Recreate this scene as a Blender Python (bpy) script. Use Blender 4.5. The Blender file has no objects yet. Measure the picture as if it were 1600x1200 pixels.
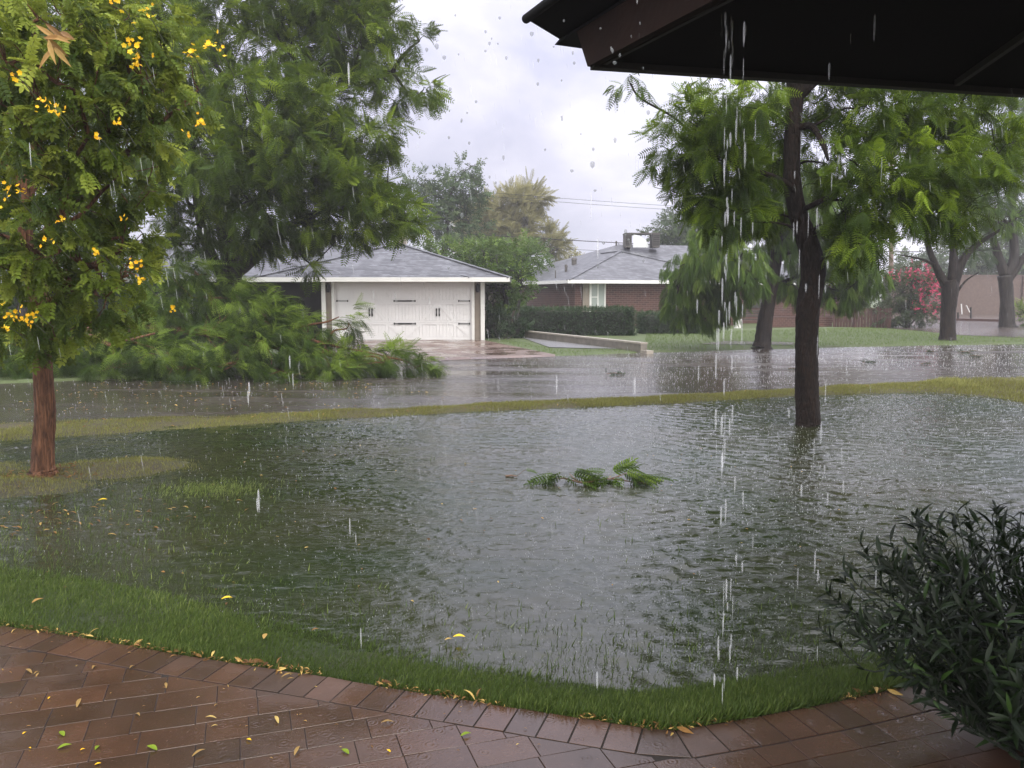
import bpy, math, random
import numpy as np
from mathutils import Vector
random.seed(7); rng = np.random.default_rng(7)
scene = bpy.context.scene
C = scene.collection
R = math.radians

# ------------------------------------------------------------------ camera
CAM_H = 1.65; F = 1295.0; TH = math.atan(140 / F)
cam_data = bpy.data.cameras.new('camera'); cam = bpy.data.objects.new('camera', cam_data); C.objects.link(cam)
cam_data.sensor_width = 36; cam_data.lens = F / 1600 * 36
cam_data.clip_start = 0.05; cam_data.clip_end = 3000
cam.location = (0, 0, CAM_H); cam.rotation_euler = (math.pi / 2 - TH, 0, 0)
scene.camera = cam

# ------------------------------------------------------------------ world
SUN_EL, SUN_AZ = 52, 158          # azimuth clockwise from +Y: behind the camera, to the right
world = bpy.data.worlds.new('World'); scene.world = world; world.use_nodes = True
wn, wl = world.node_tree.nodes, world.node_tree.links
wn.clear()
w_out = wn.new('ShaderNodeOutputWorld')
sky = wn.new('ShaderNodeTexSky'); sky.sky_type = 'NISHITA'; sky.sun_disc = False
sky.sun_elevation = R(SUN_EL); sky.sun_rotation = R(SUN_AZ); sky.air_density = 1; sky.dust_density = 3
bg_sky = wn.new('ShaderNodeBackground'); bg_sky.inputs['Strength'].default_value = 0.08
wl.new(sky.outputs[0], bg_sky.inputs['Color'])
tc = wn.new('ShaderNodeTexCoord')
sep = wn.new('ShaderNodeSeparateXYZ'); wl.new(tc.outputs['Generated'], sep.inputs[0])
mp = wn.new('ShaderNodeMapping'); mp.inputs['Scale'].default_value = (1, 1, 1.9); mp.inputs['Location'].default_value = (3.1, 0.7, 0.4)
wl.new(tc.outputs['Generated'], mp.inputs[0])
nz = wn.new('ShaderNodeTexNoise'); nz.inputs['Scale'].default_value = 4.2; nz.inputs['Detail'].default_value = 8
nz.inputs['Roughness'].default_value = 0.52; nz.inputs['Distortion'].default_value = 0.35
wl.new(mp.outputs[0], nz.inputs['Vector'])
cr = wn.new('ShaderNodeValToRGB')
e = cr.color_ramp.elements
e[0].position = 0.34; e[0].color = (0.45, 0.46, 0.59, 1)
e[1].position = 0.64; e[1].color = (0.73, 0.72, 0.82, 1)
m_ = e.new(0.50); m_.color = (0.59, 0.585, 0.705, 1)
wl.new(nz.outputs['Fac'], cr.inputs[0])
# sky brightness added behind the camera and overhead, out of view, as fill light; bright low on the right
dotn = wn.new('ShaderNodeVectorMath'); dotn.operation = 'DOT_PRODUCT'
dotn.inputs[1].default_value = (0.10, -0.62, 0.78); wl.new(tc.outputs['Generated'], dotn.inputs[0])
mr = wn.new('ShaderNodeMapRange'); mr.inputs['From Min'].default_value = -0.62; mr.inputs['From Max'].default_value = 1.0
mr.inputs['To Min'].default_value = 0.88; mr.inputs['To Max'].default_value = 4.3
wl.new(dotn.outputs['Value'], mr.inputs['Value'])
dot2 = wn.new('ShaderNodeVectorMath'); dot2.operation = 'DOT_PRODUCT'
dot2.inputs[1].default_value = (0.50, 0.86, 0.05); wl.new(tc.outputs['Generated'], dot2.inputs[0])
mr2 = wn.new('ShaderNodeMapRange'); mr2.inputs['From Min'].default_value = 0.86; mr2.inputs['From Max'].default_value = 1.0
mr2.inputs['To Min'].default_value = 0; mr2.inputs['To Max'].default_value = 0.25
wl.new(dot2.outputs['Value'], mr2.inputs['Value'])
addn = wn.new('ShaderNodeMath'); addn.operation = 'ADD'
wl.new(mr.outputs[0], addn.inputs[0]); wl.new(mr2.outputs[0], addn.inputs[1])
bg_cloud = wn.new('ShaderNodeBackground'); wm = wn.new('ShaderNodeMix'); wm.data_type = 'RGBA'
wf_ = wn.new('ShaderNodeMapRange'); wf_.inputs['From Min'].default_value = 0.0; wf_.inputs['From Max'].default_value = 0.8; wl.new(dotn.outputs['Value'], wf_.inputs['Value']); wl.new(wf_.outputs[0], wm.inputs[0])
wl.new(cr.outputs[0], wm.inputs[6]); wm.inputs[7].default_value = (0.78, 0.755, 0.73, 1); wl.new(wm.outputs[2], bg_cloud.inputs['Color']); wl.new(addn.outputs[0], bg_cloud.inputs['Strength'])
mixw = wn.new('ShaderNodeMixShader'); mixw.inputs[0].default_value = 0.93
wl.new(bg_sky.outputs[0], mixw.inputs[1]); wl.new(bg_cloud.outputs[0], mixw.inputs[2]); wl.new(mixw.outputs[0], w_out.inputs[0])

# ------------------------------------------------------------------ sun
sun_d = bpy.data.lights.new('sun', 'SUN'); sun_d.energy = 1.3; sun_d.angle = R(25); sun_d.color = (1, 0.95, 0.87)
sun = bpy.data.objects.new('sun', sun_d); C.objects.link(sun)
sv = Vector((math.sin(R(SUN_AZ)) * math.cos(R(SUN_EL)), math.cos(R(SUN_AZ)) * math.cos(R(SUN_EL)), math.sin(R(SUN_EL))))
sun.rotation_euler = sv.to_track_quat('Z', 'Y').to_euler(); sun.location = sv * 60

vs = scene.view_settings
vs.view_transform = 'Standard'; vs.look = 'None'; vs.exposure = 0.26; vs.gamma = 1.0; vs.use_curve_mapping = False
scene.cycles.max_bounces = 6; scene.cycles.diffuse_bounces = 3; scene.cycles.glossy_bounces = 3
scene.cycles.transmission_bounces = 4; scene.cycles.transparent_max_bounces = 8; scene.cycles.volume_bounces = 1
scene.cycles.use_denoising = True
scene.cycles.caustics_reflective = False; scene.cycles.caustics_refractive = False

# ------------------------------------------------------------------ pixel -> place
def ray(px, py):
    u, v = px - 800.0, 600.0 - py
    return (u, F * math.cos(TH) + v * math.sin(TH), -F * math.sin(TH) + v * math.cos(TH))
def G(px, py, z=0.0):                       # point of the picture lying at height z
    a, b, c = ray(px, py); t = (z - CAM_H) / c
    return np.array((a * t, b * t, z))
def D(px, py, d):                           # point of the picture at forward distance d
    a, b, c = ray(px, py); t = d / b
    return np.array((a * t, d, CAM_H + c * t))

# ------------------------------------------------------------------ mesh builder
class MB:
    def __init__(s): s.V = []; s.F = []; s.T = []; s.M = []; s.n = 0
    def add(s, V, faces, tint=0.5, mat=0):
        V = np.asarray(V, float).reshape(-1, 3)
        s.V.append(V)
        s.T.append(np.full(len(V), tint) if np.isscalar(tint) else np.asarray(tint, float))
        if isinstance(faces, np.ndarray): faces = [faces]
        elif faces and not isinstance(faces[0], np.ndarray):
            by = {}
            for f in faces: by.setdefault(len(f), []).append(f)
            faces = [np.array(v) for v in by.values()]
        for f in faces:
            s.F.append(f + s.n); s.M.append(mat)
        s.n += len(V); return s
    def box(s, lo, hi, tint=0.5, mat=0, rot=0.0, about=None):
        x0, y0, z0 = lo; x1, y1, z1 = hi
        V = np.array([(x0,y0,z0),(x1,y0,z0),(x1,y1,z0),(x0,y1,z0),(x0,y0,z1),(x1,y0,z1),(x1,y1,z1),(x0,y1,z1)], float)
        if rot:
            a = np.array(about if about is not None else (0, 0, 0)); c, sn = math.cos(rot), math.sin(rot)
            V = (V - a) @ np.array([(c, sn, 0), (-sn, c, 0), (0, 0, 1)]) + a
        return s.add(V, [(0,3,2,1),(4,5,6,7),(0,1,5,4),(1,2,6,5),(2,3,7,6),(3,0,4,7)], tint, mat)
    def prism(s, poly, z0, z1, tint=0.5, mat=0):
        n = len(poly)
        V = [(p[0], p[1], z0) for p in poly] + [(p[0], p[1], z1) for p in poly]
        return s.add(V, [tuple(range(n))[::-1], tuple(range(n, 2 * n))] + [(i, (i+1) % n, n + (i+1) % n, n + i) for i in range(n)], tint, mat)
    def bar(s, a, b, w, h, tint=0.5, mat=0, up=(0, 0, 1)):      # square bar from a to b
        a = np.array(a, float); b = np.array(b, float); d = b - a; d /= np.linalg.norm(d)
        r = np.cross(d, up); r = r / max(np.linalg.norm(r), 1e-6); u = np.cross(r, d)
        V = [p + i * r * w / 2 + j * u * h / 2 for p in (a, b) for (i, j) in ((-1,-1),(1,-1),(1,1),(-1,1))]
        return s.add(V, [(0,1,2,3),(7,6,5,4),(0,4,5,1),(1,5,6,2),(2,6,7,3),(3,7,4,0)], tint, mat)
    def tube(s, pts, rad, n=10, tint=0.5, mat=0, rough=0.0, sub=1, cap=True):
        P = np.array(pts, float); r = np.array(rad if np.ndim(rad) else [rad] * len(P), float)
        if sub > 1:                          # Catmull-Rom refinement
            Q, q = [], []
            Pe = np.vstack([2*P[0]-P[1], P, 2*P[-1]-P[-2]])
            for i in range(len(P) - 1):
                for k in range(sub):
                    t = k / sub; a, b, c, d = Pe[i:i+4]
                    Q.append(0.5*((2*b)+(-a+c)*t+(2*a-5*b+4*c-d)*t*t+(-a+3*b-3*c+d)*t**3)); q.append(r[i]*(1-t)+r[i+1]*t)
            Q.append(P[-1]); q.append(r[-1]); P = np.array(Q); r = np.array(q)
        T = np.gradient(P, axis=0); T /= np.linalg.norm(T, axis=1)[:, None] + 1e-9
        ref = np.array((0.31, 0.95, 0.1)) if abs(T[0][1]) < 0.8 else np.array((1.0, 0, 0.2))
        A = np.cross(T, ref); A /= np.linalg.norm(A, axis=1)[:, None] + 1e-9; B = np.cross(T, A)
        th = np.linspace(0, 2*math.pi, n, endpoint=False)
        rr = r[:, None] * np.ones(n)[None]
        if rough:
            ph = rng.uniform(0, 6, 4); zz = np.arange(len(P))[:, None]
            rr = rr * (1 + rough * (np.sin(3*th[None]+ph[0]+zz*0.21) * 0.5 + np.sin(5*th[None]+ph[1]-zz*0.33) * 0.35) + rough * 0.45 * rng.normal(size=rr.shape))
        V = (P[:, None] + A[:, None] * (np.cos(th)[None, :, None] * rr[..., None]) + B[:, None] * (np.sin(th)[None, :, None] * rr[..., None])).reshape(-1, 3)
        i = np.arange(len(P)-1)[:, None]*n; j = np.arange(n)[None]; k = (j+1) % n
        Fq = np.stack([i+j, i+k, i+n+k, i+n+j], -1).reshape(-1, 4)
        fs = [Fq]
        if cap: fs += [np.arange(n)[None, ::-1].copy(), (np.arange(n) + (len(P)-1)*n)[None]]
        return s.add(V, fs, tint, mat)
    def build(s, name, mats, parent=None, smooth=False, loc=(0, 0, 0), local=False):
        me = bpy.data.meshes.new(name)
        V = np.concatenate(s.V) - np.array(loc, float)
        me.vertices.add(len(V)); me.vertices.foreach_set('co', V.astype(np.float32).ravel())
        loops = np.concatenate([f.ravel() for f in s.F]); sizes = np.concatenate([np.full(len(f), f.shape[1]) for f in s.F])
        mi = np.concatenate([np.full(len(f), m) for f, m in zip(s.F, s.M)])
        me.loops.add(len(loops)); me.loops.foreach_set('vertex_index', loops.astype(np.int32))
        me.polygons.add(len(sizes)); me.polygons.foreach_set('loop_start', np.concatenate([[0], np.cumsum(sizes)[:-1]]).astype(np.int32))
        me.polygons.foreach_set('material_index', mi.astype(np.int32))
        me.polygons.foreach_set('use_smooth', np.full(len(sizes), smooth))
        at = me.attributes.new('tint', 'FLOAT', 'POINT'); at.data.foreach_set('value', np.concatenate(s.T).astype(np.float32))
        me.update(calc_edges=True)
        for m in (mats if isinstance(mats, (list, tuple)) else [mats]): me.materials.append(m)
        o = bpy.data.objects.new(name, me); C.objects.link(o); o.location = loc
        if parent is not None:
            o.parent = parent; w = Vector(loc); a = parent
            while a is not None and not local: w = w - a.location; a = a.parent
            o.location = w if not local else Vector(loc)
        return o

def thing(name, label, cat, loc=(0, 0, 0), group=None):
    o = bpy.data.objects.new(name, None); C.objects.link(o); o.location = tuple(float(v) for v in loc); o.empty_display_size = 0.2
    return tag(o, label, cat, group)
def tag(o, label, cat, group=None, kind=None):
    o['label'] = label; o['category'] = cat
    if group: o['group'] = group
    if kind: o['kind'] = kind
    return o
def struct(o, label=None, cat=None):
    o['kind'] = 'structure'
    if label: o['label'] = label; o['category'] = cat
    return o

# ------------------------------------------------------------------ materials
class NT:
    def __init__(s, name):
        s.m = bpy.data.materials.new(name); s.m.use_nodes = True; s.n = s.m.node_tree.nodes; s.l = s.m.node_tree.links
        s.p = s.n['Principled BSDF']; s.out = s.n['Material Output']
    def new(s, t, **kw):
        x = s.n.new(t)
        for k, v in kw.items():
            if k in x.inputs.keys(): x.inputs[k].default_value = v
            else: setattr(x, k, v)
        return x
    def link(s, a, b): s.l.new(a, b)
    def coord(s, kind='Object', scale=(1, 1, 1)):
        t = s.new('ShaderNodeTexCoord'); m = s.new('ShaderNodeMapping'); m.inputs['Scale'].default_value = scale
        s.link(t.outputs[kind], m.inputs[0]); return m.outputs[0]
    def noise(s, vec, scale, detail=4, rough=0.55, dist=0.0):
        x = s.new('ShaderNodeTexNoise', Scale=scale, Detail=detail, Roughness=rough, Distortion=dist); s.link(vec, x.inputs['Vector']); return x.outputs['Fac']
    def ramp(s, fac, stops):
        x = s.new('ShaderNodeValToRGB'); e = x.color_ramp.elements
        while len(e) < len(stops): e.new(0.5)
        for el, (p, c) in zip(e, stops): el.position = p; el.color = (*c, 1) if len(c) == 3 else c
        s.link(fac, x.inputs[0]); return x.outputs[0]
    def math(s, op, a, b=None):
        x = s.new('ShaderNodeMath', operation=op)
        for i, v in enumerate((a, b)):
            if v is None: continue
            if isinstance(v, (int, float)): x.inputs[i].default_value = v
            else: s.link(v, x.inputs[i])
        return x.outputs[0]
    def mix(s, fac, a, b, mode='MIX'):
        x = s.new('ShaderNodeMix', data_type='RGBA', blend_type=mode)
        for i, v in ((0, fac), (6, a), (7, b)):
            if isinstance(v, (int, float)): x.inputs[i].default_value = v
            elif isinstance(v, tuple): x.inputs[i].default_value = (*v, 1)
            else: s.link(v, x.inputs[i])
        return x.outputs[2]
    def bump(s, h, strength=0.4, dist=0.02, normal=None):
        x = s.new('ShaderNodeBump', Strength=strength, Distance=dist); s.link(h, x.inputs['Height'])
        if normal is not None: s.link(normal, x.inputs['Normal'])
        return x.outputs[0]
    def tint(s):
        x = s.new('ShaderNodeAttribute', attribute_name='tint'); return x.outputs['Fac']
    def set(s, **kw):
        for k, v in kw.items():
            i = s.p.inputs[k.replace('_', ' ')]
            if isinstance(v, (int, float)): i.default_value = v
            elif isinstance(v, tuple): i.default_value = (*v, 1) if len(v) == 3 else v
            else: s.link(v, i)
        return s.m

def flat(name, col, rough=0.6, metal=0.0, var=0.12, scale=6.0, bump=0.0):
    t = NT(name); v = t.coord(); n = t.noise(v, scale, 5)
    c = t.ramp(n, [(0.3, tuple(x * (1 - var) for x in col)), (0.7, tuple(min(1, x * (1 + var)) for x in col))])
    t.set(Base_Color=c, Roughness=rough, Metallic=metal)
    if bump: t.set(Normal=t.bump(t.noise(v, scale * 6, 4), bump, 0.01))
    return t.m

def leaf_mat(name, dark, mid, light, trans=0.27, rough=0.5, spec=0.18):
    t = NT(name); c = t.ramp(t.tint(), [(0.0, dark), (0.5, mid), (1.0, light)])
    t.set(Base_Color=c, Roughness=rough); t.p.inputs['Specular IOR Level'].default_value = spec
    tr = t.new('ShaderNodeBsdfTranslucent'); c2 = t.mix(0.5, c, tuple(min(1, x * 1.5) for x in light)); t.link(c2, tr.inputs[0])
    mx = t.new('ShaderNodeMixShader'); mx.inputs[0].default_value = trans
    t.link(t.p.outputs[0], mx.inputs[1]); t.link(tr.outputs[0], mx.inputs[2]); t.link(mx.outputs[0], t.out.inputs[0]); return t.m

def bark_mat(name, dark, light, stretch=0.16, scale=26, bump=1.0, dist=0.03, rough=0.5):
    t = NT(name); v = t.coord(scale=(1, 1, stretch))
    n = t.noise(v, scale, 6, 0.65, 0.4); n2 = t.noise(v, scale * 0.25, 3); vo = t.new('ShaderNodeTexVoronoi', Scale=scale * 0.8, feature='DISTANCE_TO_EDGE'); t.link(v, vo.inputs['Vector'])
    h = t.math('ADD', n, t.math('MULTIPLY', vo.outputs['Distance'], 0.8))
    c = t.ramp(t.math('MULTIPLY', h, t.math('ADD', n2, 0.35)), [(0.25, dark), (0.75, light)])
    t.p.inputs['Specular IOR Level'].default_value = 0.2
    return t.set(Base_Color=c, Roughness=rough, Normal=t.bump(h, bump, dist))

M = {}
M['leaf_feather'] = leaf_mat('leaf_feather', (0.008, 0.019, 0.002), (0.046, 0.084, 0.007), (0.20, 0.28, 0.02))
M['leaf_fallen'] = leaf_mat('leaf_fallen', (0.005, 0.013, 0.002), (0.036, 0.074, 0.010), (0.20, 0.29, 0.04))
M['leaf_street'] = leaf_mat('leaf_street', (0.006, 0.016, 0.002), (0.042, 0.080, 0.006), (0.20, 0.29, 0.02))
M['leaf_senna'] = leaf_mat('leaf_senna', (0.020, 0.042, 0.005), (0.105, 0.152, 0.015), (0.34, 0.39, 0.06))
M['leaf_weep'] = leaf_mat('leaf_weep', (0.016, 0.038, 0.006), (0.060, 0.112, 0.018), (0.18, 0.26, 0.05))
M['leaf_far'] = leaf_mat('leaf_far', (0.022, 0.040, 0.018), (0.05, 0.085, 0.035), (0.12, 0.16, 0.07))
M['leaf_tamarisk'] = leaf_mat('leaf_tamarisk', (0.10, 0.10, 0.04), (0.20, 0.19, 0.08), (0.34, 0.32, 0.15))
M['leaf_hedge'] = leaf_mat('leaf_hedge', (0.010, 0.022, 0.010), (0.028, 0.055, 0.022), (0.06, 0.10, 0.04), trans=0.2)
M['leaf_lance'] = leaf_mat('leaf_lance', (0.004, 0.007, 0.003), (0.008, 0.016, 0.005), (0.03, 0.062, 0.012), trans=0.12, rough=0.36)
M['leaf_boug'] = leaf_mat('leaf_boug', (0.02, 0.035, 0.015), (0.045, 0.065, 0.03), (0.09, 0.11, 0.05))
M['flower_pink'] = leaf_mat('flower_pink', (0.35, 0.02, 0.07), (0.60, 0.04, 0.14), (0.8, 0.12, 0.25))
M['flower_yellow'] = leaf_mat('flower_yellow', (0.62, 0.30, 0.01), (0.85, 0.48, 0.01), (0.95, 0.65, 0.05), trans=0.3)
M['leaf_tan'] = leaf_mat('leaf_tan', (0.08, 0.035, 0.014), (0.20, 0.12, 0.04), (0.40, 0.30, 0.10), trans=0.15)
M['leaf_dry'] = leaf_mat('leaf_dry', (0.07, 0.032, 0.012), (0.22, 0.115, 0.035), (0.52, 0.38, 0.12), trans=0.15)
M['bark_dark'] = bark_mat('bark_dark', (0.004, 0.0035, 0.003), (0.024, 0.017, 0.014), scale=20)
M['bark_wet'] = bark_mat('bark_wet', (0.002, 0.0014, 0.0011), (0.017, 0.010, 0.007), stretch=0.3, scale=34, rough=0.75)
M['bark_red'] = bark_mat('bark_red', (0.024, 0.011, 0.007), (0.21, 0.098, 0.052), stretch=0.13, scale=42, dist=0.03, rough=0.6)
M['bark_far'] = bark_mat('bark_far', (0.007, 0.006, 0.005), (0.035, 0.03, 0.026), scale=10)
M['twig'] = flat('twig', (0.10, 0.055, 0.03), 0.6)
M['twig_green'] = flat('twig_green', (0.06, 0.07, 0.03), 0.5)
M['white_trim'] = flat('white_trim', (0.70, 0.70, 0.69), 0.45, var=0.05, scale=3)
M['door_white'] = flat('door_white', (0.76, 0.76, 0.77), 0.4, var=0.03, scale=2)
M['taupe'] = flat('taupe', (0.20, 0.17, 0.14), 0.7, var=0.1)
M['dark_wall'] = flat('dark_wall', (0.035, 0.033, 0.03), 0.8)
M['black_iron'] = flat('black_iron', (0.012, 0.012, 0.013), 0.4, metal=0.4)
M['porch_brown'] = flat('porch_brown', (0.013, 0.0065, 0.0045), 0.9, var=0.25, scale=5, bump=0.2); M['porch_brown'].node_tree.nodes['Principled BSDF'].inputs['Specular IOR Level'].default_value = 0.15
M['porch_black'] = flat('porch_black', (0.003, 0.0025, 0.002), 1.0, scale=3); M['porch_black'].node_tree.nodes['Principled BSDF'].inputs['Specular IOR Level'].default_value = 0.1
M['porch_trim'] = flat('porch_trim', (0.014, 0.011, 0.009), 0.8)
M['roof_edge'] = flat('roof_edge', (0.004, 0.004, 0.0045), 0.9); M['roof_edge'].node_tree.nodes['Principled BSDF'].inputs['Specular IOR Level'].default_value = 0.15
M['galv'] = flat('galv', (0.55, 0.57, 0.58), 0.3, metal=0.7)
M['cooler_dark'] = flat('cooler_dark', (0.07, 0.065, 0.06), 0.6)
M['stucco'] = flat('stucco', (0.42, 0.38, 0.32), 0.8)
M['pole_wood'] = flat('pole_wood', (0.20, 0.15, 0.12), 0.8)
M['red_board'] = flat('red_board', (0.055, 0.022, 0.017), 0.6, var=0.25)
M['concrete'] = flat('concrete', (0.30, 0.27, 0.23), 0.45, var=0.2, scale=4, bump=0.3)
M['concrete_dark'] = flat('concrete_dark', (0.16, 0.145, 0.125), 0.5, var=0.25, scale=5, bump=0.3)

def glass():
    t = NT('window_glass'); return t.set(Base_Color=(0.10, 0.13, 0.12), Roughness=0.08)
M['glass'] = glass()

def shingles():
    t = NT('shingles'); tc_ = t.new('ShaderNodeTexCoord'); s = t.new('ShaderNodeSeparateXYZ'); t.link(tc_.outputs['Object'], s.inputs[0])
    cmb = t.new('ShaderNodeCombineXYZ'); t.link(t.math('ADD', s.outputs[0], s.outputs[1]), cmb.inputs[0]); t.link(t.math('MULTIPLY', s.outputs[2], 3.25), cmb.inputs[1])
    b = t.new('ShaderNodeTexBrick', Scale=1.0); b.inputs['Brick Width'].default_value = 0.33; b.inputs['Row Height'].default_value = 0.16
    b.inputs['Mortar Size'].default_value = 0.012; b.inputs['Color1'].default_value = (0.046, 0.049, 0.060, 1); b.inputs['Color2'].default_value = (0.145, 0.152, 0.175, 1); b.inputs['Mortar'].default_value = (0.04, 0.04, 0.045, 1)
    t.link(cmb.outputs[0], b.inputs['Vector']); n = t.noise(cmb.outputs[0], 9, 4); n2 = t.noise(cmb.outputs[0], 0.7, 3)
    c = t.mix(1.0, b.outputs['Color'], t.ramp(n, [(0.3, (0.55,)*3), (0.7, (1.25,)*3)]), 'MULTIPLY')
    c = t.mix(1.0, c, t.ramp(n2, [(0.3, (0.8,)*3), (0.7, (1.15,)*3)]), 'MULTIPLY')
    return t.set(Base_Color=c, Roughness=0.48, Normal=t.bump(b.outputs['Fac'], -0.4, 0.01))
M['shingles'] = shingles()
def bricks():
    t = NT('red_brick'); tc_ = t.new('ShaderNodeTexCoord'); s = t.new('ShaderNodeSeparateXYZ'); t.link(tc_.outputs['Object'], s.inputs[0])
    cmb = t.new('ShaderNodeCombineXYZ'); t.link(t.math('ADD', s.outputs[0], s.outputs[1]), cmb.inputs[0]); t.link(s.outputs[2], cmb.inputs[1])
    b = t.new('ShaderNodeTexBrick', Scale=1.0); b.inputs['Brick Width'].default_value = 0.30; b.inputs['Row Height'].default_value = 0.10
    b.inputs['Mortar Size'].default_value = 0.008; b.inputs['Color1'].default_value = (0.042, 0.014, 0.010, 1); b.inputs['Color2'].default_value = (0.080, 0.027, 0.020, 1); b.inputs['Mortar'].default_value = (0.15, 0.10, 0.09, 1)
    t.link(cmb.outputs[0], b.inputs['Vector'])
    return t.set(Base_Color=b.outputs['Color'], Roughness=0.7, Normal=t.bump(b.outputs['Fac'], -0.4, 0.01))
M['bricks'] = bricks()

def ring_height(t, vec, scale, thr):
    """ripple rings of falling drops: a few rings round each cell's own centre"""
    vo = t.new('ShaderNodeTexVoronoi', Scale=scale); t.link(vec, vo.inputs['Vector']); d = vo.outputs['Distance']
    w = t.math('SINE', t.math('MULTIPLY', d, 34.0))
    f = t.math('MAXIMUM', t.math('SUBTRACT', 1.0, t.math('MULTIPLY', d, thr)), 0.0)
    return t.math('MULTIPLY', w, f)

def water(name, base, base2, rough=0.05, bump=0.55, scale=1.0, ior=1.4):
    t = NT(name); v = t.coord(); n = t.noise(v, 0.45, 4, 0.6)
    sp = t.noise(v, 60, 2)
    c = t.ramp(n, [(0.35, base), (0.65, base2)])
    c = t.mix(t.ramp(sp, [(0.62, (0, 0, 0)), (0.75, (0.5,)*3)]), c, tuple(min(1, x * 1.6) for x in base2))
    va = t.coord(scale=(0.62, 1.25, 1)); 
    w1 = t.noise(va, 15 * scale, 4, 0.62, 0.7); w2 = t.noise(va, 5 * scale, 2, 0.5)
    r1 = ring_height(t, v, 7 * scale, 2.2); r2 = ring_height(t, v, 15 * scale, 1.8)
    calm = t.ramp(t.noise(v, 0.6, 3), [(0.3, (0.55,)*3), (0.7, (1.1,)*3)])
    h = t.math('ADD', t.math('MULTIPLY', w1, 1.0), t.math('MULTIPLY', w2, 1.5))
    h = t.math('ADD', h, t.math('ADD', t.math('MULTIPLY', r1, 0.10), t.math('MULTIPLY', r2, 0.10)))
    h = t.math('MULTIPLY', h, calm)
    t.p.inputs['IOR'].default_value = ior
    return t.set(Base_Color=c, Roughness=rough, Normal=t.bump(h, bump, 0.06))
M['water'] = water('flood_water_surface', (0.011, 0.020, 0.006), (0.028, 0.028, 0.014), bump=0.16, ior=1.6)

def road():
    t = NT('wet_asphalt'); v = t.coord(); n = t.noise(v, 0.35, 5, 0.6); g = t.noise(v, 55, 3); vs_ = t.coord(scale=(0.22, 1.0, 1)); st = t.noise(vs_, 0.9, 5, 0.62)
    c = t.ramp(n, [(0.3, (0.033, 0.028, 0.025)), (0.7, (0.062, 0.051, 0.045))])
    c = t.mix(t.ramp(g, [(0.55, (0, 0, 0)), (0.75, (0.4,)*3)]), c, (0.11, 0.09, 0.085))
    t.p.inputs['IOR'].default_value = 1.6
    r = t.ramp(st, [(0.38, (0.34,)*3), (0.55, (0.08,)*3)])
    h = t.math('ADD', t.math('MULTIPLY', t.noise(v, 14, 4, 0.6), 1.0), t.math('MULTIPLY', ring_height(t, v, 6, 2.0), 0.14))
    hs = t.math('MULTIPLY', h, t.ramp(st, [(0.36, (1.15,)*3), (0.58, (0.35,)*3)]))
    return t.set(Base_Color=c, Roughness=r, Normal=t.bump(hs, 0.5, 0.022))
M['road'] = road()
def driveway():
    t = NT('wet_concrete_drive'); v = t.coord(); n = t.noise(v, 0.8, 5, 0.6)
    c = t.ramp(n, [(0.3, (0.10, 0.067, 0.055)), (0.7, (0.19, 0.135, 0.115))])
    r = t.ramp(t.noise(v, 1.4, 4), [(0.4, (0.45,)*3), (0.6, (0.12,)*3)])
    return t.set(Base_Color=c, Roughness=r, Normal=t.bump(t.noise(v, 18, 4), 0.35, 0.015))
M['drive'] = driveway()
def ground_mat():
    t = NT('yard_ground'); v = t.coord(); n = t.noise(v, 1.1, 5, 0.6); g = t.noise(v, 38, 4, 0.7); tn = t.tint()
    green = t.ramp(g, [(0.3, (0.010, 0.017, 0.005)), (0.7, (0.030, 0.046, 0.013))])
    dry = t.mix(t.ramp(t.noise(v, 4.5, 4, 0.7), [(0.4, (0,)*3), (0.62, (1,)*3)]), t.ramp(g, [(0.3, (0.020, 0.013, 0.008)), (0.7, (0.07, 0.048, 0.026))]), t.ramp(g, [(0.3, (0.035, 0.033, 0.010)), (0.7, (0.085, 0.078, 0.026))]))
    gl = t.ramp(g, [(0.3, (0.05, 0.082, 0.022)), (0.7, (0.095, 0.135, 0.045))])
    c = t.mix(t.ramp(tn, [(0.0, (0,)*3), (0.5, (1,)*3)]), green, dry)
    c = t.mix(t.ramp(tn, [(0.5, (0,)*3), (1.0, (1,)*3)]), c, gl)
    c = t.mix(t.ramp(n, [(0.45, (0,)*3), (0.75, (0.5,)*3)]), c, (0.07, 0.055, 0.03))
    return t.set(Base_Color=c, Roughness=0.75, Normal=t.bump(g, 0.8, 0.03))
M['ground'] = ground_mat()
def gravel_mat():
    t = NT('wet_gravel'); v = t.coord(); g = t.noise(v, 30, 4, 0.8)
    c = t.ramp(g, [(0.3, (0.05, 0.05, 0.055)), (0.7, (0.26, 0.26, 0.27))])
    return t.set(Base_Color=c, Roughness=0.35, Normal=t.bump(g, 0.8, 0.03))
M['gravel'] = gravel_mat()
def paver_mat():
    t = NT('wet_pavers'); v = t.coord(); n = t.noise(v, 3.5, 5, 0.65); g = t.noise(v, 90, 3, 0.7); p = t.noise(v, 1.3, 4, 0.55)
    c = t.ramp(t.tint(), [(0.0, (0.042, 0.024, 0.016)), (0.5, (0.054, 0.029, 0.019)), (1.0, (0.072, 0.036, 0.022))])
    c = t.mix(1.0, c, t.ramp(n, [(0.3, (0.72,)*3), (0.7, (1.25,)*3)]), 'MULTIPLY')
    c = t.mix(t.ramp(g, [(0.6, (0,)*3), (0.8, (0.35,)*3)]), c, (0.20, 0.13, 0.10))
    t.p.inputs['IOR'].default_value = 1.6; r = t.ramp(p, [(0.42, (0.36,)*3), (0.54, (0.06,)*3)])
    h = t.math('ADD', t.math('MULTIPLY', g, 0.25), t.math('MULTIPLY', ring_height(t, v, 13, 2.2), 0.16))
    h = t.math('ADD', h, t.math('MULTIPLY', n, 0.5))
    return t.set(Base_Color=c, Roughness=r, Normal=t.bump(h, 0.35, 0.01))
M['paver'] = paver_mat()
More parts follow.
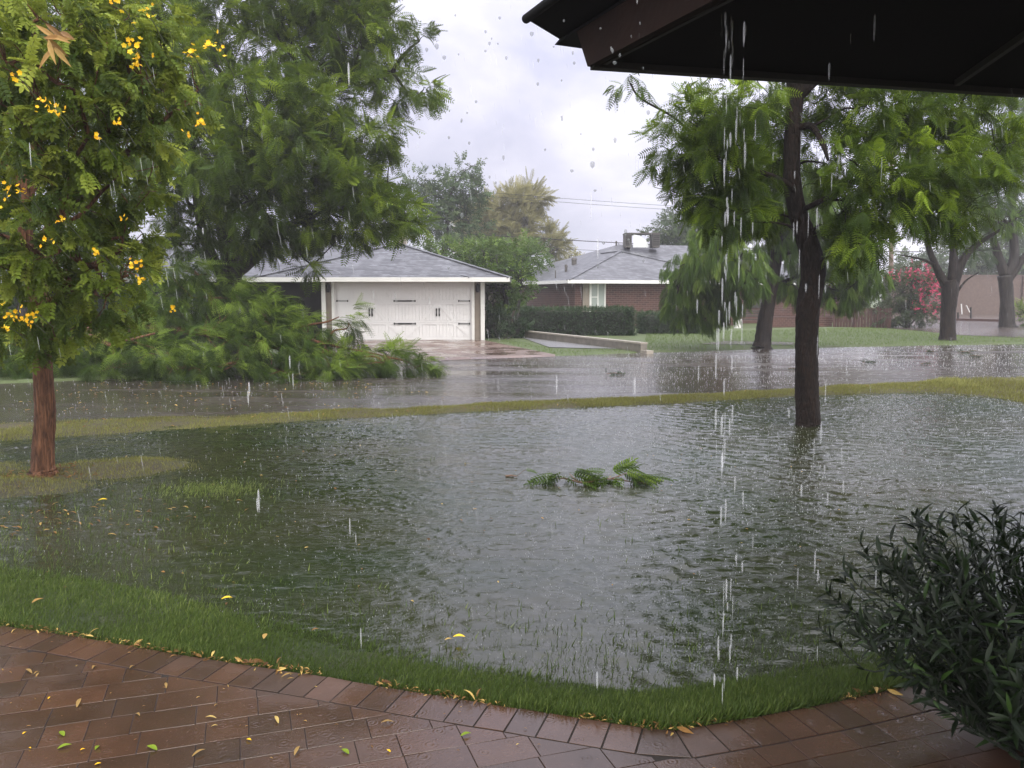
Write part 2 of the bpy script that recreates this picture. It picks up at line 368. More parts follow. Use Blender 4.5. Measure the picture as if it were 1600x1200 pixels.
M['sand'] = flat('joint_sand', (0.012, 0.008, 0.006), 1.0)
M['grass_near'] = leaf_mat('grass_near', (0.018, 0.034, 0.006), (0.054, 0.092, 0.017), (0.20, 0.245, 0.07), trans=0.3)
M['grass_dry'] = leaf_mat('grass_dry', (0.08, 0.070, 0.022), (0.165, 0.178, 0.045), (0.31, 0.30, 0.10), trans=0.3)
M['grass_far'] = leaf_mat('grass_far', (0.05, 0.09, 0.018), (0.10, 0.16, 0.036), (0.17, 0.23, 0.06), trans=0.3)
def drop_mat(name, alpha, col=(0.85, 0.88, 0.92)):
    t = NT(name); t.set(Base_Color=col, Roughness=0.15)
    tr = t.new('ShaderNodeBsdfTransparent'); mx = t.new('ShaderNodeMixShader'); mx.inputs[0].default_value = alpha
    t.link(tr.outputs[0], mx.inputs[1]); t.link(t.p.outputs[0], mx.inputs[2]); t.link(mx.outputs[0], t.out.inputs[0]); return t.m
M['drop'] = drop_mat('falling_water', 0.19)
M['drop_thin'] = drop_mat('falling_rain', 0.13)
M['drop_grey'] = drop_mat('drop_against_sky', 0.32, (0.22, 0.24, 0.25))
M['splash'] = drop_mat('splash_water', 0.45)

# ------------------------------------------------------------------ lines of the place
def line(pts, z=0.0): 
    a = np.array([G(x, y, z) for x, y in pts]); return a
patio_line = line([(-500, 905), (-200, 947), (0, 977), (130, 996), (300, 1026), (500, 1056), (640, 1080), (800, 1105), (900, 1121), (1030, 1141), (1050, 1142), (1070, 1139), (1150, 1126), (1300, 1098), (1450, 1066), (1700, 1010), (2100, 930)], 0.06)
berm_near = line([(-900, 765), (-300, 715), (0, 689), (200, 676), (500, 656), (800, 641), (1050, 631), (1240, 619), (1450, 613), (1530, 618), (1620, 632), (1800, 655)])
berm_far = line([(-900, 720), (-300, 682), (0, 661), (400, 649), (700, 636), (1000, 623), (1250, 610), (1400, 600), (1530, 592), (1700, 585), (2300, 570)])
road_far = line([(-900, 640), (-300, 618), (0, 600), (400, 585), (700, 562), (860, 557), (1000, 552), (1200, 546), (1400, 541), (1600, 538), (2300, 528)])
def yp(x): return np.interp(x, patio_line[:, 0], patio_line[:, 1])
def yn(x): return np.interp(x, berm_near[:, 0], berm_near[:, 1])
def yf(x): return np.interp(x, berm_far[:, 0], berm_far[:, 1])
def yr(x): return np.interp(x, road_far[:, 0], road_far[:, 1])
def sm(a, b, x):
    t = np.clip((x - a) / (b - a), 0, 1); return t * t * (3 - 2 * t)
_ph = rng.uniform(0, 6, (14, 3)); _fr = rng.normal(size=(14, 2)) * np.geomspace(0.6, 7, 14)[:, None]
def wob(x, y):
    s = 0
    for (a, b, c), (u, v) in zip(_ph, _fr): s = s + np.sin(u * x + v * y + a) / (1 + 0.5 * math.hypot(u, v))
    return s / 2.2
ISL = G(90, 742)
def isle(x, y):
    a = np.exp(-(((x + 4.0) / 1.15) ** 2 + ((y - 7.75) / 0.55) ** 2)); b = np.exp(-(((x + 4.9) / 1.3) ** 2 + ((y - 7.0) / 0.45) ** 2)); return np.maximum(a, b)
def hgt(x, y):
    x = np.asarray(x, float); y = np.asarray(y, float)
    p, n, f, r = yp(x), yn(x), yf(x), yr(x); w = wob(x, y)
    shelf = 0.36 + 1.0 * sm(0.3, -3.0, x)                                   # the bank is broader on the left
    yard = 0.050 - 0.075 * sm(0, 1, (y - p) / (0.75 * shelf + 0.25)) - 0.050 * sm(1.2, 4.6, (y - p) / shelf) + 0.017 * w
    yard = yard + (0.068 + 0.045 * wob(x * 1.6 + 3, y * 1.6) + 0.03 * wob(x * 4.1, y * 4.1)) * isle(x, y) * sm(0, 1, y - p)
    yard = np.where(y > n - 0.6, yard + (0.0 - yard) * sm(n - 0.6, n, y), yard)
    tt = np.clip((y - n) / np.maximum(f - n, 0.05), 0, 1); berm = 0.002 + 0.034 * np.sin(math.pi * tt) ** 0.6 + 0.022 * wob(x * 2.2, y * 2.2) * np.sin(math.pi * tt) ** .3
    h = np.where(y < p, -0.03, np.where(y < n, yard, np.where(y < f, berm, -0.05)))
    far = 0.035 + 0.004 * w
    h = np.where(y > r, -0.05 + (far + 0.05) * sm(r, r + 0.25, y), h)
    return h

# ------------------------------------------------------------------ ground
gx = np.concatenate([-np.geomspace(900, 20, 14), np.arange(-19.5, 22, 0.16), np.geomspace(23, 900, 14)])
gy = np.concatenate([[-60, -20, -8, -2, 1], np.arange(2, 18, 0.07), np.arange(18, 40, 0.3), np.geomspace(41, 1800, 26)])
X, Y = np.meshgrid(gx, gy); Z = hgt(X, Y)
tn_ = np.where((Y < yn(X)), 0.42 * np.clip(isle(X, Y) * 1.6 + .25 * wob(X * 2, Y * 2), 0, 1), np.where(Y < yf(X), 0.42, 0.95))
nx = len(gx); ii = (np.arange(len(gy) - 1)[:, None] * nx + np.arange(nx - 1)[None]).ravel()
g = MB(); g.add(np.stack([X, Y, Z], -1).reshape(-1, 3), np.stack([ii, ii + 1, ii + nx + 1, ii + nx], -1), tn_.ravel())
struct(g.build('ground', M['ground'], smooth=True))

def sheet(name, poly, mat, res=None):
    m = MB(); m.add([(p[0], p[1], p[2]) for p in poly], [tuple(range(len(poly)))]); return struct(m.build(name, mat))
# yard water: an even surface a few centimetres over the sunken lawn
wx = np.arange(-10.0, 11.2, 0.022); wy = np.arange(3.0, 16.5, 0.022); WX, WY = np.meshgrid(wx, wy); WZ = np.zeros_like(WX)
for i in range(46):                                          # short wind waves running to the right
    lam = np.exp(rng.uniform(math.log(.06), math.log(.27))); an = rng.normal(1.15, .55); kx, ky = 2 * math.pi / lam * math.cos(an), 2 * math.pi / lam * math.sin(an)
    WZ += lam * .0047 * np.sin(kx * WX + ky * WY + rng.uniform(0, 6.3) + .6 * np.sin(WX * rng.uniform(.8, 2) + WY * rng.uniform(.8, 2)))
calm = 0.42 + 0.60 * sm(-1.2, .8, WX) + .35 * sm(.6, 2.5, WX) * sm(9, 6, WY) + 0.12 * wob(WX * .8, WY * .8); calm *= 1.0 - .35 * sm(8, 13, WY)
WZ *= calm
for i in range(7500):                                        # rings of single drops
    cx, cy = rng.uniform(-9, 10), rng.uniform(3.2, 15.5); rr = rng.uniform(.03, .11); i0, i1 = np.searchsorted(wx, (cx - .2, cx + .2)); j0, j1 = np.searchsorted(wy, (cy - .2, cy + .2))
    dd = np.hypot(WX[j0:j1, i0:i1] - cx, WY[j0:j1, i0:i1] - cy); WZ[j0:j1, i0:i1] += .0040 * np.exp(-((dd - rr) / .022) ** 2) * np.cos((dd - rr) * 150) - .002 * np.exp(-(dd / .02) ** 2)
nwx = len(wx); jj, iw = np.meshgrid(np.arange(len(wy) - 1), np.arange(nwx - 1), indexing='ij'); kq = (WY[:-1, :-1] < yn(WX[:-1, :-1]) + .35) & (WY[:-1, :-1] > yp(WX[:-1, :-1]) + .1) & (np.abs(WX[:-1, :-1]) < WY[:-1, :-1] * .85 + .8)
b_ = (jj * nwx + iw)[kq]; wb = MB(); wb.add(np.stack([WX, WY, WZ], -1).reshape(-1, 3), np.stack([b_, b_ + 1, b_ + nwx + 1, b_ + nwx], -1)); struct(wb.build('flood_water', M['water'], smooth=True))
# street
rb = MB(); xs = np.linspace(-60, 80, 160)
xs2 = xs
Vr = np.concatenate([np.stack([xs2, yf(xs2) - 0.12, 0 * xs2 + 0.004], -1), np.stack([xs2, yr(xs2) + 0.06, 0 * xs2 + 0.004], -1)])
k = np.arange(159); rb.add(Vr, np.stack([k, k + 1, k + 161, k + 160], -1)); struct(rb.build('road', M['road']))
# driveway, gravel bed, bright far road
dm = MB(); dxs = np.linspace(G(600, 560)[0] - .6, G(868, 558)[0], 24); fr_ = yr(dxs)
bk0, bk1 = G(505, 529, .055), G(752, 529, .055); bx = np.linspace(bk0[0], bk1[0], 24)
Vd_ = np.concatenate([np.stack([dxs, fr_ - .25, 0 * dxs + .010], -1), np.stack([dxs, fr_ + .02, 0 * dxs + .050], -1), np.stack([bx, 0 * bx + 29.5, 0 * bx + .055], -1)])
k = np.arange(23); dm.add(Vd_, [np.stack([k, k + 1, k + 25, k + 24], -1), np.stack([k + 24, k + 25, k + 49, k + 48], -1)]); struct(dm.build('driveway', M['drive']))
sheet('gravel_bed', [(*G(858, 545)[:2], .052), (*G(975, 548)[:2], .052), (*G(990, 545)[:2], .052), (*G(830, 526)[:2], .052), (*G(815, 529)[:2], .052)], M['gravel'])
M['water_far'] = water('street_water_far', (0.07, 0.06, 0.055), (0.12, 0.10, 0.095), rough=0.12, bump=0.3)
sheet('far_road', [(*G(x, y)[:2], .045) for x, y in ((1440, 519), (1500, 525), (1600, 530), (1900, 534), (2600, 540), (2600, 500), (1750, 492), (1400, 491), (1360, 512))], M['water_far'])
sheet('path', [(*G(x, y)[:2], .049) for x, y in ((1090, 540), (1240, 541), (1250, 537), (1130, 535))], M['water_far'])

# ------------------------------------------------------------------ patio
A18 = R(18)
pav = MB()
pl = patio_line
def inset(off):                              # line offset towards the camera
    T = np.gradient(pl[:, :2], axis=0); T /= np.linalg.norm(T, axis=1)[:, None]
    return np.column_stack([pl[:, :2] + np.stack([T[:, 1], -T[:, 0]], -1) * off])
edge_in = inset(0.183)
# soldier course along the grass
def resample(P, step):
    s = np.concatenate([[0], np.cumsum(np.linalg.norm(np.diff(P, axis=0), axis=1))]); t = np.arange(0, s[-1], step)
    return np.stack([np.interp(t, s, P[:, 0]), np.interp(t, s, P[:, 1])], -1)
O = resample(pl[:, :2], 0.02)
def norm_at(i, Q):
    a = Q[max(i - 3, 0)]; b = Q[min(i + 3, len(Q) - 1)]; t = (b - a) / np.linalg.norm(b - a); return t, np.array((t[1], -t[0]))
i = 0; PZ = 0.06
def paver(poly, z, tint, ch=0.0006):
    c = np.mean(poly, axis=0); n = len(poly); P2 = np.array([p + (c - p) / np.linalg.norm(c - p) * ch * 1.5 for p in poly])
    tilt = rng.normal(size=2) * 0.006
    V = [(p[0], p[1], z - 0.05) for p in poly] + [(p[0], p[1], z - ch + tilt @ (p - c)) for p in poly] + [(p[0], p[1], z + tilt @ (p - c)) for p in P2]
    pav.add(V, [tuple(range(2*n, 3*n))] + [(a + j, a + (j+1) % n, a + n + (j+1) % n, a + n + j) for a in (0, n) for j in range(n)], tint)
while i < len(O) - 7:
    j = i + 6
    ta, na = norm_at(i, O); tb, nb = norm_at(j, O); gp = 0.0035
    a0 = O[i] + ta * gp; b0 = O[j] - tb * gp
    paver([a0, b0, b0 + nb * 0.178, a0 + na * 0.178], PZ, rng.uniform(0.0, 0.9)); i = j
# field of mixed rectangular pavers, rows turned 18 degrees
cu = np.array((math.cos(A18), math.sin(A18))); cv = np.array((-math.sin(A18), math.cos(A18)))
def inside_line(p): 
    x = p[0]; lim = np.interp(x, edge_in[:, 0], edge_in[:, 1]); return p[1] - lim
def clip(poly, gap=0.004):                   # clip a paver against the inner edge of the soldier course
    c = np.mean(poly, axis=0); x = c[0]; y0 = np.interp(x, edge_in[:, 0], edge_in[:, 1]); y1 = np.interp(x + .05, edge_in[:, 0], edge_in[:, 1])
    t = np.array((.05, y1 - y0)); t /= np.linalg.norm(t); n = np.array((t[1], -t[0])); o = np.array((x, y0)) + n * gap
    out = []
    for q in range(len(poly)):
        a, b = poly[q], poly[(q + 1) % len(poly)]; da, db = (a - o) @ n, (b - o) @ n
        if da >= 0: out.append(a)
        if da * db < 0: out.append(a + (b - a) * da / (da - db))
    return out
rw = 0.150; v = -3.0; row = 0
while v < 6.5:
    u = -9 + rng.uniform(0, .2)
    while u < 8:
        L = rng.choice([0.150, 0.225, 0.225]); q = [np.array(p) for p in ((u+.0017, v+.0017), (u+L-.0017, v+.0017), (u+L-.0017, v+rw-.0017), (u+.0017, v+rw-.0017))]
        poly = [cu * p[0] + cv * p[1] for p in q]; u += L
        if max(p[1] for p in poly) < 1.4: continue
        poly = clip(poly)
        if len(poly) < 3: continue
        ar = 0.5 * abs(sum(poly[a][0]*poly[(a+1) % len(poly)][1] - poly[(a+1) % len(poly)][0]*poly[a][1] for a in range(len(poly))))
        if ar < 0.0003: continue
        paver(poly, PZ, rng.uniform(0.0, 0.9))
    v += rw; row += 1
m = MB(); bed = [(p[0], p[1]) for p in pl[:, :2]] + [(9, -6), (-9, -6)]
pat = pav.build('patio', M['paver']); struct(pat)
m.add([(p[0], p[1], PZ - 0.003) for p in bed], [tuple(range(len(bed)))]); sb_ = m.build('joint_sand', M['sand'], pat)

# ------------------------------------------------------------------ scattering shapes
def unit(a): return a / (np.linalg.norm(a, axis=-1, keepdims=True) + 1e-9)
def scatter(mb, tv, tf, O, Fw, Up, S, tint, mat=0):
    """copies of a template (x side, y along, z normal) at O, along Fw"""
    Fw = unit(Fw); Rt = unit(np.cross(Fw, Up)); U = np.cross(Rt, Fw); N = len(O)
    S = np.broadcast_to(S, (N,))
    V = O[:, None] + S[:, None, None] * (tv[None, :, 0:1] * Rt[:, None] + tv[None, :, 1:2] * Fw[:, None] + tv[None, :, 2:3] * U[:, None])
    off = (np.arange(N) * len(tv))[:, None, None]
    mb.add(V.reshape(-1, 3), [(f[None] + off).reshape(-1, f.shape[1]) for f in tf], np.repeat(np.broadcast_to(tint, (N,)), len(tv)), mat)

def t_feather(pairs=10, length=0.30, width=0.055, curve=0.35, sweep=0.10, droop=0.12):
    V, Fq = [], []
    for s in (-1, 1):
        for i in range(pairs):
            y = 0.12 + 0.86 * i / (pairs - 1); l = length * (0.45 + 0.75 * math.sin(math.pi * (0.12 + 0.8 * i / (pairs - 1)))) * 0.9; z = -curve * y * y
            b = len(V); V += [(0, y, z), (s*l*.5, y + sweep*.5 + width, z - droop*l*.6), (s*l, y + sweep, z - droop*l*2.2), (s*l*.5, y + sweep*.5 - width, z - droop*l*.6)]
            Fq.append((b, b+1, b+2, b+3) if s > 0 else (b, b+3, b+2, b+1))
    b = len(V); ys = np.linspace(0, 1, 4)
    for y in ys: V += [(-.008, y, -curve*y*y + .004), (.008, y, -curve*y*y + .004)]
    for i in range(3): Fq.append((b+2*i, b+2*i+1, b+2*i+3, b+2*i+2))
    return np.array(V), [np.array(Fq)]
def t_pinnate(pairs=5, ll=0.30, lw=0.085, curve=0.25):        # oval leaflets
    V, Fh, Fq = [], [], []
    def leaflet(root, d, n=1):
        d = np.array(d) / np.linalg.norm(d); r = np.array((d[1], -d[0], 0.0)); b = len(V); ro = np.array(root)
        for t, w, z in ((0, 0, 0), (.3, 1, -.02), (.75, .8, -.05), (1, 0, -.10), (.75, -.8, -.05), (.3, -1, -.02)):
            V.append(tuple(ro + d * t * ll + r * w * lw + np.array((0, 0, z * ll * 2 + (abs(w) * .12 * ll)))))
        Fh.append(tuple(range(b, b + 6)))
    for i in range(pairs):
        y = 0.15 + 0.72 * i / (pairs - 1); z = -curve * y * y
        for s in (-1, 1): leaflet((0, y, z), (s, .55, -.1))
    leaflet((0, .92, -curve*.85), (0.05, 1, -.2))
    b = len(V)
    for y in (0, .5, 1): V += [(-.008, y, -curve*y*y), (.008, y, -curve*y*y)]
    Fq = [(b, b+1, b+3, b+2), (b+2, b+3, b+5, b+4)]
    return np.array(V), [np.array(Fh), np.array(Fq)]
def t_leafspray(n=7):                                         # small simple leaves along a short twig
    V, Fq = [], []; r_ = np.random.default_rng(n)
    for i in range(n):
        y = (i + .3) / n; s = 1 if i % 2 else -1; l = r_.uniform(.22, .34); w = l * .28; b = len(V); a = r_.uniform(.3, 1.2); d = np.array((s*math.cos(a), math.sin(a), r_.uniform(-.5, .3))); q = np.array((-d[1], d[0], r_.uniform(-.5, .5)))
        p = np.array((0, y, 0)); V += [tuple(p), tuple(p + d*l*.5 + q*w), tuple(p + d*l), tuple(p + d*l*.5 - q*w)]; Fq.append((b, b+1, b+2, b+3))
    return np.array(V), [np.array(Fq)]
def t_lance():                                                # one lance-shaped leaf, folded and arched
    V, Fq = [], []
    for k, (y, w) in enumerate(((0, .012), (.25, .085), (.5, .10), (.78, .06), (1, .003))):
        z = -.28 * y * y; V += [(-w, y, z + w*.35), (0, y, z), (w, y, z + w*.35)]
    for k in range(4): b = 3*k; Fq += [(b, b+1, b+4, b+3), (b+1, b+2, b+5, b+4)]
    return np.array(V), [np.array(Fq)]
T_FEA, T_FEA2, T_PIN, T_SPR, T_LAN = t_feather(9), t_feather(9, 0.27, 0.042, 0.40), t_pinnate(), t_leafspray(), t_lance()
T_PIN9 = t_pinnate(8, 0.25, 0.034, 0.45)
T_WEEP = t_feather(8, 0.20, 0.045, 0.1, 0.16, 0.3)

def blob_pts(blobs):
    """(px, py, distance, radius x px, radius z px, depth radius m) -> centres and radii in metres"""
    out = []
    for px, py, d, rx, rz, ry in blobs:
        out.append((D(px, py, d), np.array((rx / F * d, ry, rz / F * d))))
    return out
def foliage(parent, mat, blobs, tmpl, size, dens, per=7, wind=(0, 0, 0), droop=0.35, name='crown', spread=0.9, twig=None, shell=0.45, flat_=0.5, tuft=0.6, zmin=None, lean=1.0, extra=None, tbias=0.0, top_light=0.18):
    mb = MB(); wind = np.array(wind, float); allP = []
    for c, r in blobs:
        area = r[0]*r[2] + r[0]*r[1] + r[1]*r[2]; K = max(4, int(dens * area))
        q = unit(rng.normal(size=(K, 3))) ; rad = rng.uniform(0, 1, K) ** shell
        lump = 1 + 0.16 * np.sin(5 * q[:, 0] + c[0]) * np.cos(4 * q[:, 2] + c[2])
        P = c + q * r * (rad * lump)[:, None]
        if zmin is not None: P = P[P[:, 2] > zmin]; 
        if not len(P): continue
        out = unit((P - c) / r)
        # tuft direction: outward, blown by the wind, hanging
        tdir = unit(out * lean + wind + np.array((0, 0, -droop)) + rng.normal(size=P.shape) * 0.35)
        ttint = np.clip(0.40 + tbias + 0.27 * rng.normal(size=len(P)) + top_light * out[:, 2], 0, 1)  # random tuft tones, plus top light painted in as lighter upper tufts
        K = len(P); idx = np.repeat(np.arange(K), per); t = rng.uniform(0, 1, K * per)
        O_ = P[idx] + tdir[idx] * (t * tuft * size)[:, None] + rng.normal(size=(K*per, 3)) * size * 0.12
        Fw = tdir[idx] + rng.normal(size=(K*per, 3)) * spread * 0.55 + np.array((0, 0, -droop * 0.5)) * 1.0
        Up = np.array((0, 0, 1.0)) * flat_ * 2 + rng.normal(size=(K*per, 3)) * 0.55
        S = size * rng.uniform(0.6, 1.25, K * per)
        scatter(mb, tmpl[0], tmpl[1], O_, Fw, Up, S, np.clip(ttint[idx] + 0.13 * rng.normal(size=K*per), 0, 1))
        allP.append(P[:: max(1, K // 14)])
    o = mb.build(name, mat, parent)
    return np.concatenate(allP) if allP else np.zeros((0, 3))
def limbs(mb, anchors, targets, r0, r1=0.012, n=7, sag=0.0, rough=0.08, mat=0):
    """branches from the nearest anchor point to each target"""
    A = np.array([a[:3] for a in anchors])
    for t in targets:
        t = np.array(t); k = np.argmin(np.linalg.norm(A - t, axis=1) + np.maximum(A[:, 2] - t[2] + 0.2, 0) * 1.5); a = A[k]; d = t - a
        L = np.linalg.norm(d)
        if L < 0.15: continue
        m1 = a + d * 0.33 + rng.normal(size=3) * L * 0.07 + np.array((0, 0, L * 0.10)); m2 = a + d * 0.68 + rng.normal(size=3) * L * 0.07 + np.array((0, 0, L * 0.07 - sag))
        mb.tube([a, m1, m2, t], [r0, r0 * .7, r0 * .42 + r1 * .3, r1], n, sub=4, rough=rough, mat=mat)
        for q in (m1, m2): A = np.vstack([A, q])
def trunk(name_parent, pts, rad, mat, n=18, rough=0.05, sub=10, forks=(), targets=(), r_l=0.05, twigs=None, r_t=0.015, flare=1.35, ln=8):
    mb = MB(); P = [np.array(p, float) for p in pts]; rad = list(rad)
    base = P[0].copy(); base[2] -= 0.12
    P2 = [base, P[0], P[0] + (P[1] - P[0]) * 0.12] + P[1:]; r2 = [rad[0] * flare * 1.1, rad[0] * flare, rad[0] * 1.03] + rad[1:]
    mb.tube(P2, r2, n, sub=sub, rough=rough)
    anch = list(P[len(P)//3:])
    for fp, fr in forks:
        mb.tube(fp, fr, max(8, n - 4), sub=8, rough=rough); anch += [np.array(p, float) for p in fp[1:]]
    # dense anchors
    limbs(mb, anch, targets, r_l, 0.012, ln)
    if twigs is not None and len(twigs):
        limbs(mb, anch + list(targets), twigs, r_t, 0.004, 5, rough=0)
    return mb.build('trunk', mat, name_parent, smooth=True)

#SCENE_OBJECTS
# ------------------------------------------------------------------ porch roof overhead, right
pr = thing('porch_roof', 'dark underside and brown edge board of the porch roof overhead', 'porch roof', (1.5, 3.0, 2.6))
ZS = 2.60
c1 = G(918, 104, ZS); c3 = G(1115, 0, ZS); c2 = G(1600, 148, ZS)
db = unit(c3 - c1); dr = unit(c2 - c1)
back = c1 + db * 8; far_r = c1 + dr * 9
nL = np.array((-db[1], db[0], 0)); nL = nL if nL[0] < 0 else -nL          # outwards, to the left
m = MB(); a, b, c_, d_ = c1 + db * .0, far_r, far_r + db * 8, back
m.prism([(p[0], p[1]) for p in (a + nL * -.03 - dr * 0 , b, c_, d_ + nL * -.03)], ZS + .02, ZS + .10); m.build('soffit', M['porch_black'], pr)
# board along the sloping end: its far end is cut back at an angle
m = MB(); topo = G(893, 48, ZS + .17) ; bt = c1; off = (topo - c1) @ db
for z0, z1, s0, s1 in ((ZS, ZS + .17, 0.0, off),):
    A = c1.copy(); B = c1 + db * off; B[2] = z1; Q = c1 + db * 8; Q1 = Q.copy(); Q1[2] = z1; A[2] = z0; Q[2] = z0
    quad = [A, Q, Q1, B]; V = quad + [p - nL * .035 for p in quad]
    m.add(V, [(0, 1, 2, 3), (7, 6, 5, 4), (0, 4, 5, 1), (1, 5, 6, 2), (2, 6, 7, 3), (3, 7, 4, 0)])
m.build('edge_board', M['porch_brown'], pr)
m = MB(); p = G(874, 61, ZS + .20); q = G(823, 31, ZS + .25)
w1 = (p - c1) @ nL; s1 = (p - c1) @ db; w2 = (q - c1) @ nL; s2 = (q - c1) @ db
def at(w, s_, z): r_ = c1 + nL * w + db * s_; r_[2] = z; return r_
prof = [(-.4, s1, ZS + .17), (0.0, s1, ZS + .172), (w1, s1, ZS + .20), (w1 + (w2 - w1) * .9, s2, ZS + .245), (w1 + (w2 - w1) * .9, s2, ZS + .27), (w1, s1, ZS + .25), (-.4, s1, ZS + .23)]
V = [at(w, s_, z) for w, s_, z in prof] + [at(w, 8, z) for w, s_, z in prof]; n_ = len(prof)
m.add(V, [tuple(range(n_)), tuple(range(2*n_-1, n_-1, -1))] + [(i, (i+1) % n_, n_ + (i+1) % n_, n_ + i) for i in range(n_)]); m.build('roof_deck', M['roof_edge'], pr)
m = MB(); m.tube([at(w2, s2 - .01, ZS + .256), at(w2, 8, ZS + .256)], [.020, .020], 12); m.build('drip_edge', M['roof_edge'], pr, smooth=True)
m = MB(); m.bar(c1 + dr * .02 + (0, 0, .015), far_r + np.array((0, 0, .015)), .05, .045); m.build('front_trim', M['porch_trim'], pr)
m = MB(); a_ = c1 - nL * .055 + (0, 0, .01); m.bar(a_ + db * .05, a_ + db * 8, .018, .018); m.build('edge_trim', M['porch_trim'], pr)
m = MB(); m.bar(G(1000, 62, ZS + .0) + (0, 0, .012), G(1160, -6, ZS) + (0, 0, .012), .012, .02); m.build('batten', M['porch_trim'], pr)
m = MB(); m.bar(G(1495, 132, ZS) + (0, 0, .008), G(1700, -10, ZS) + (0, 0, .008), .022, .03); m.build('rafter', M['porch_trim'], pr)

# ------------------------------------------------------------------ garage house
gh = thing('garage_house', 'low house with grey hipped roof and white double garage door', 'house', (-5, 33, 0))
EZ = 2.22; RX0, RX1, FY = -8.83, -0.07, 28.6; AX, AY, AZ = -4.45, 33.0, 3.64
def roof_mesh(V, faces): m = MB(); m.add(V, faces); return m
m = MB(); by = 46
m.add([(RX0, FY, EZ), (RX1, FY, EZ), (AX, AY, AZ), (RX1, by, EZ), (AX, by, AZ), (RX0, by, EZ)], [(0, 1, 2), (1, 3, 4, 2), (0, 2, 4, 5), (3, 5, 4)])
groof = m.build('roof', M['shingles'], gh)
m = MB()
for a, b in (((RX0, FY, EZ + .01), (AX, AY, AZ + .01)), ((RX1, FY, EZ + .01), (AX, AY, AZ + .01)), ((AX, AY, AZ + .01), (AX, by, AZ + .01))): m.bar(a, b, .22, .03)
m.build('ridge_cap', M['shingles'], groof)
m = MB(); mx0, mx1, my0, my1, mz = -24, -1.4, 28.62, 43, 3.93
m.add([(mx0, my0, EZ), (mx1, my0, EZ), (-8.4, 35.8, mz), (-17, 35.8, mz), (mx1, my1, EZ), (mx0, my1, EZ)], [(0, 1, 2, 3), (1, 4, 2), (4, 5, 3, 2), (5, 0, 3)])
mroof = m.build('roof', M['shingles'], gh)
m = MB(); m.bar((-17, 35.8, mz + .01), (-8.4, 35.8, mz + .01), .22, .03); m.bar((-8.4, 35.8, mz + .01), (mx1, my0, EZ + .01), .22, .03); m.build('ridge_cap', M['shingles'], mroof)
m = MB(); m.box((-24, FY - .03, EZ - .14), (RX1 + .03, FY - .001, EZ + .012)); m.box((RX1 + .001, FY - .03, EZ - .14), (RX1 + .031, by, EZ + .012)); m.build('fascia', M['white_trim'], gh)
m = MB(); m.box((-24, FY + .002, EZ - .13), (RX1 - .002, 29.28, EZ - .115)); m.box((-1.06, 29.28, EZ - .13), (RX1 - .002, by, EZ - .115)); m.build('soffit', M['white_trim'], gh)
m = MB(); m.box((-6.60, 29.3, 0), (-6.34, 29.6, EZ - .13)); m.box((-1.32, 29.3, 0), (-1.06, 46, EZ - .13)); m.box((-6.34, 29.3, 2.16), (-1.32, 29.6, EZ - .13))
m.box((-6.60, 29.6, 0), (-6.5, 45, EZ - .13)); m.build('wall', M['taupe'], gh)
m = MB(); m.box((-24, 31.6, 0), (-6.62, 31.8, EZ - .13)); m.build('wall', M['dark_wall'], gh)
for x0, x1 in ((-6.68, -6.54), (-1.10, -0.96)):
    m = MB(); m.box((x0, 29.2, 0.02), (x1, 29.31, EZ - .14)); m.build('corner_post', M['white_trim'], gh)
m = MB(); m.box((-9.72, 28.9, 0), (-9.58, 29.04, EZ - .13)); m.build('corner_post', M['white_trim'], gh)
for x0, x1 in ((-12.8, -11.4),):
    m = MB(); m.box((x0, 31.54, .9), (x1, 31.598, 1.9)); wf = m.build('window', M['white_trim'], gh); m = MB(); m.box((x0 + .06, 31.52, .96), ((x0 + x1) / 2 - .03, 31.538, 1.84)); m.box(((x0 + x1) / 2 + .03, 31.52, .96), (x1 - .06, 31.538, 1.84)); m.build('pane', M['glass'], wf)
for xx in (-6.34, -1.42):
    m = MB(); m.box((xx, 29.26, .02), (xx + .10, 29.40, 2.17)); m.build('door_jamb', M['white_trim'], gh)
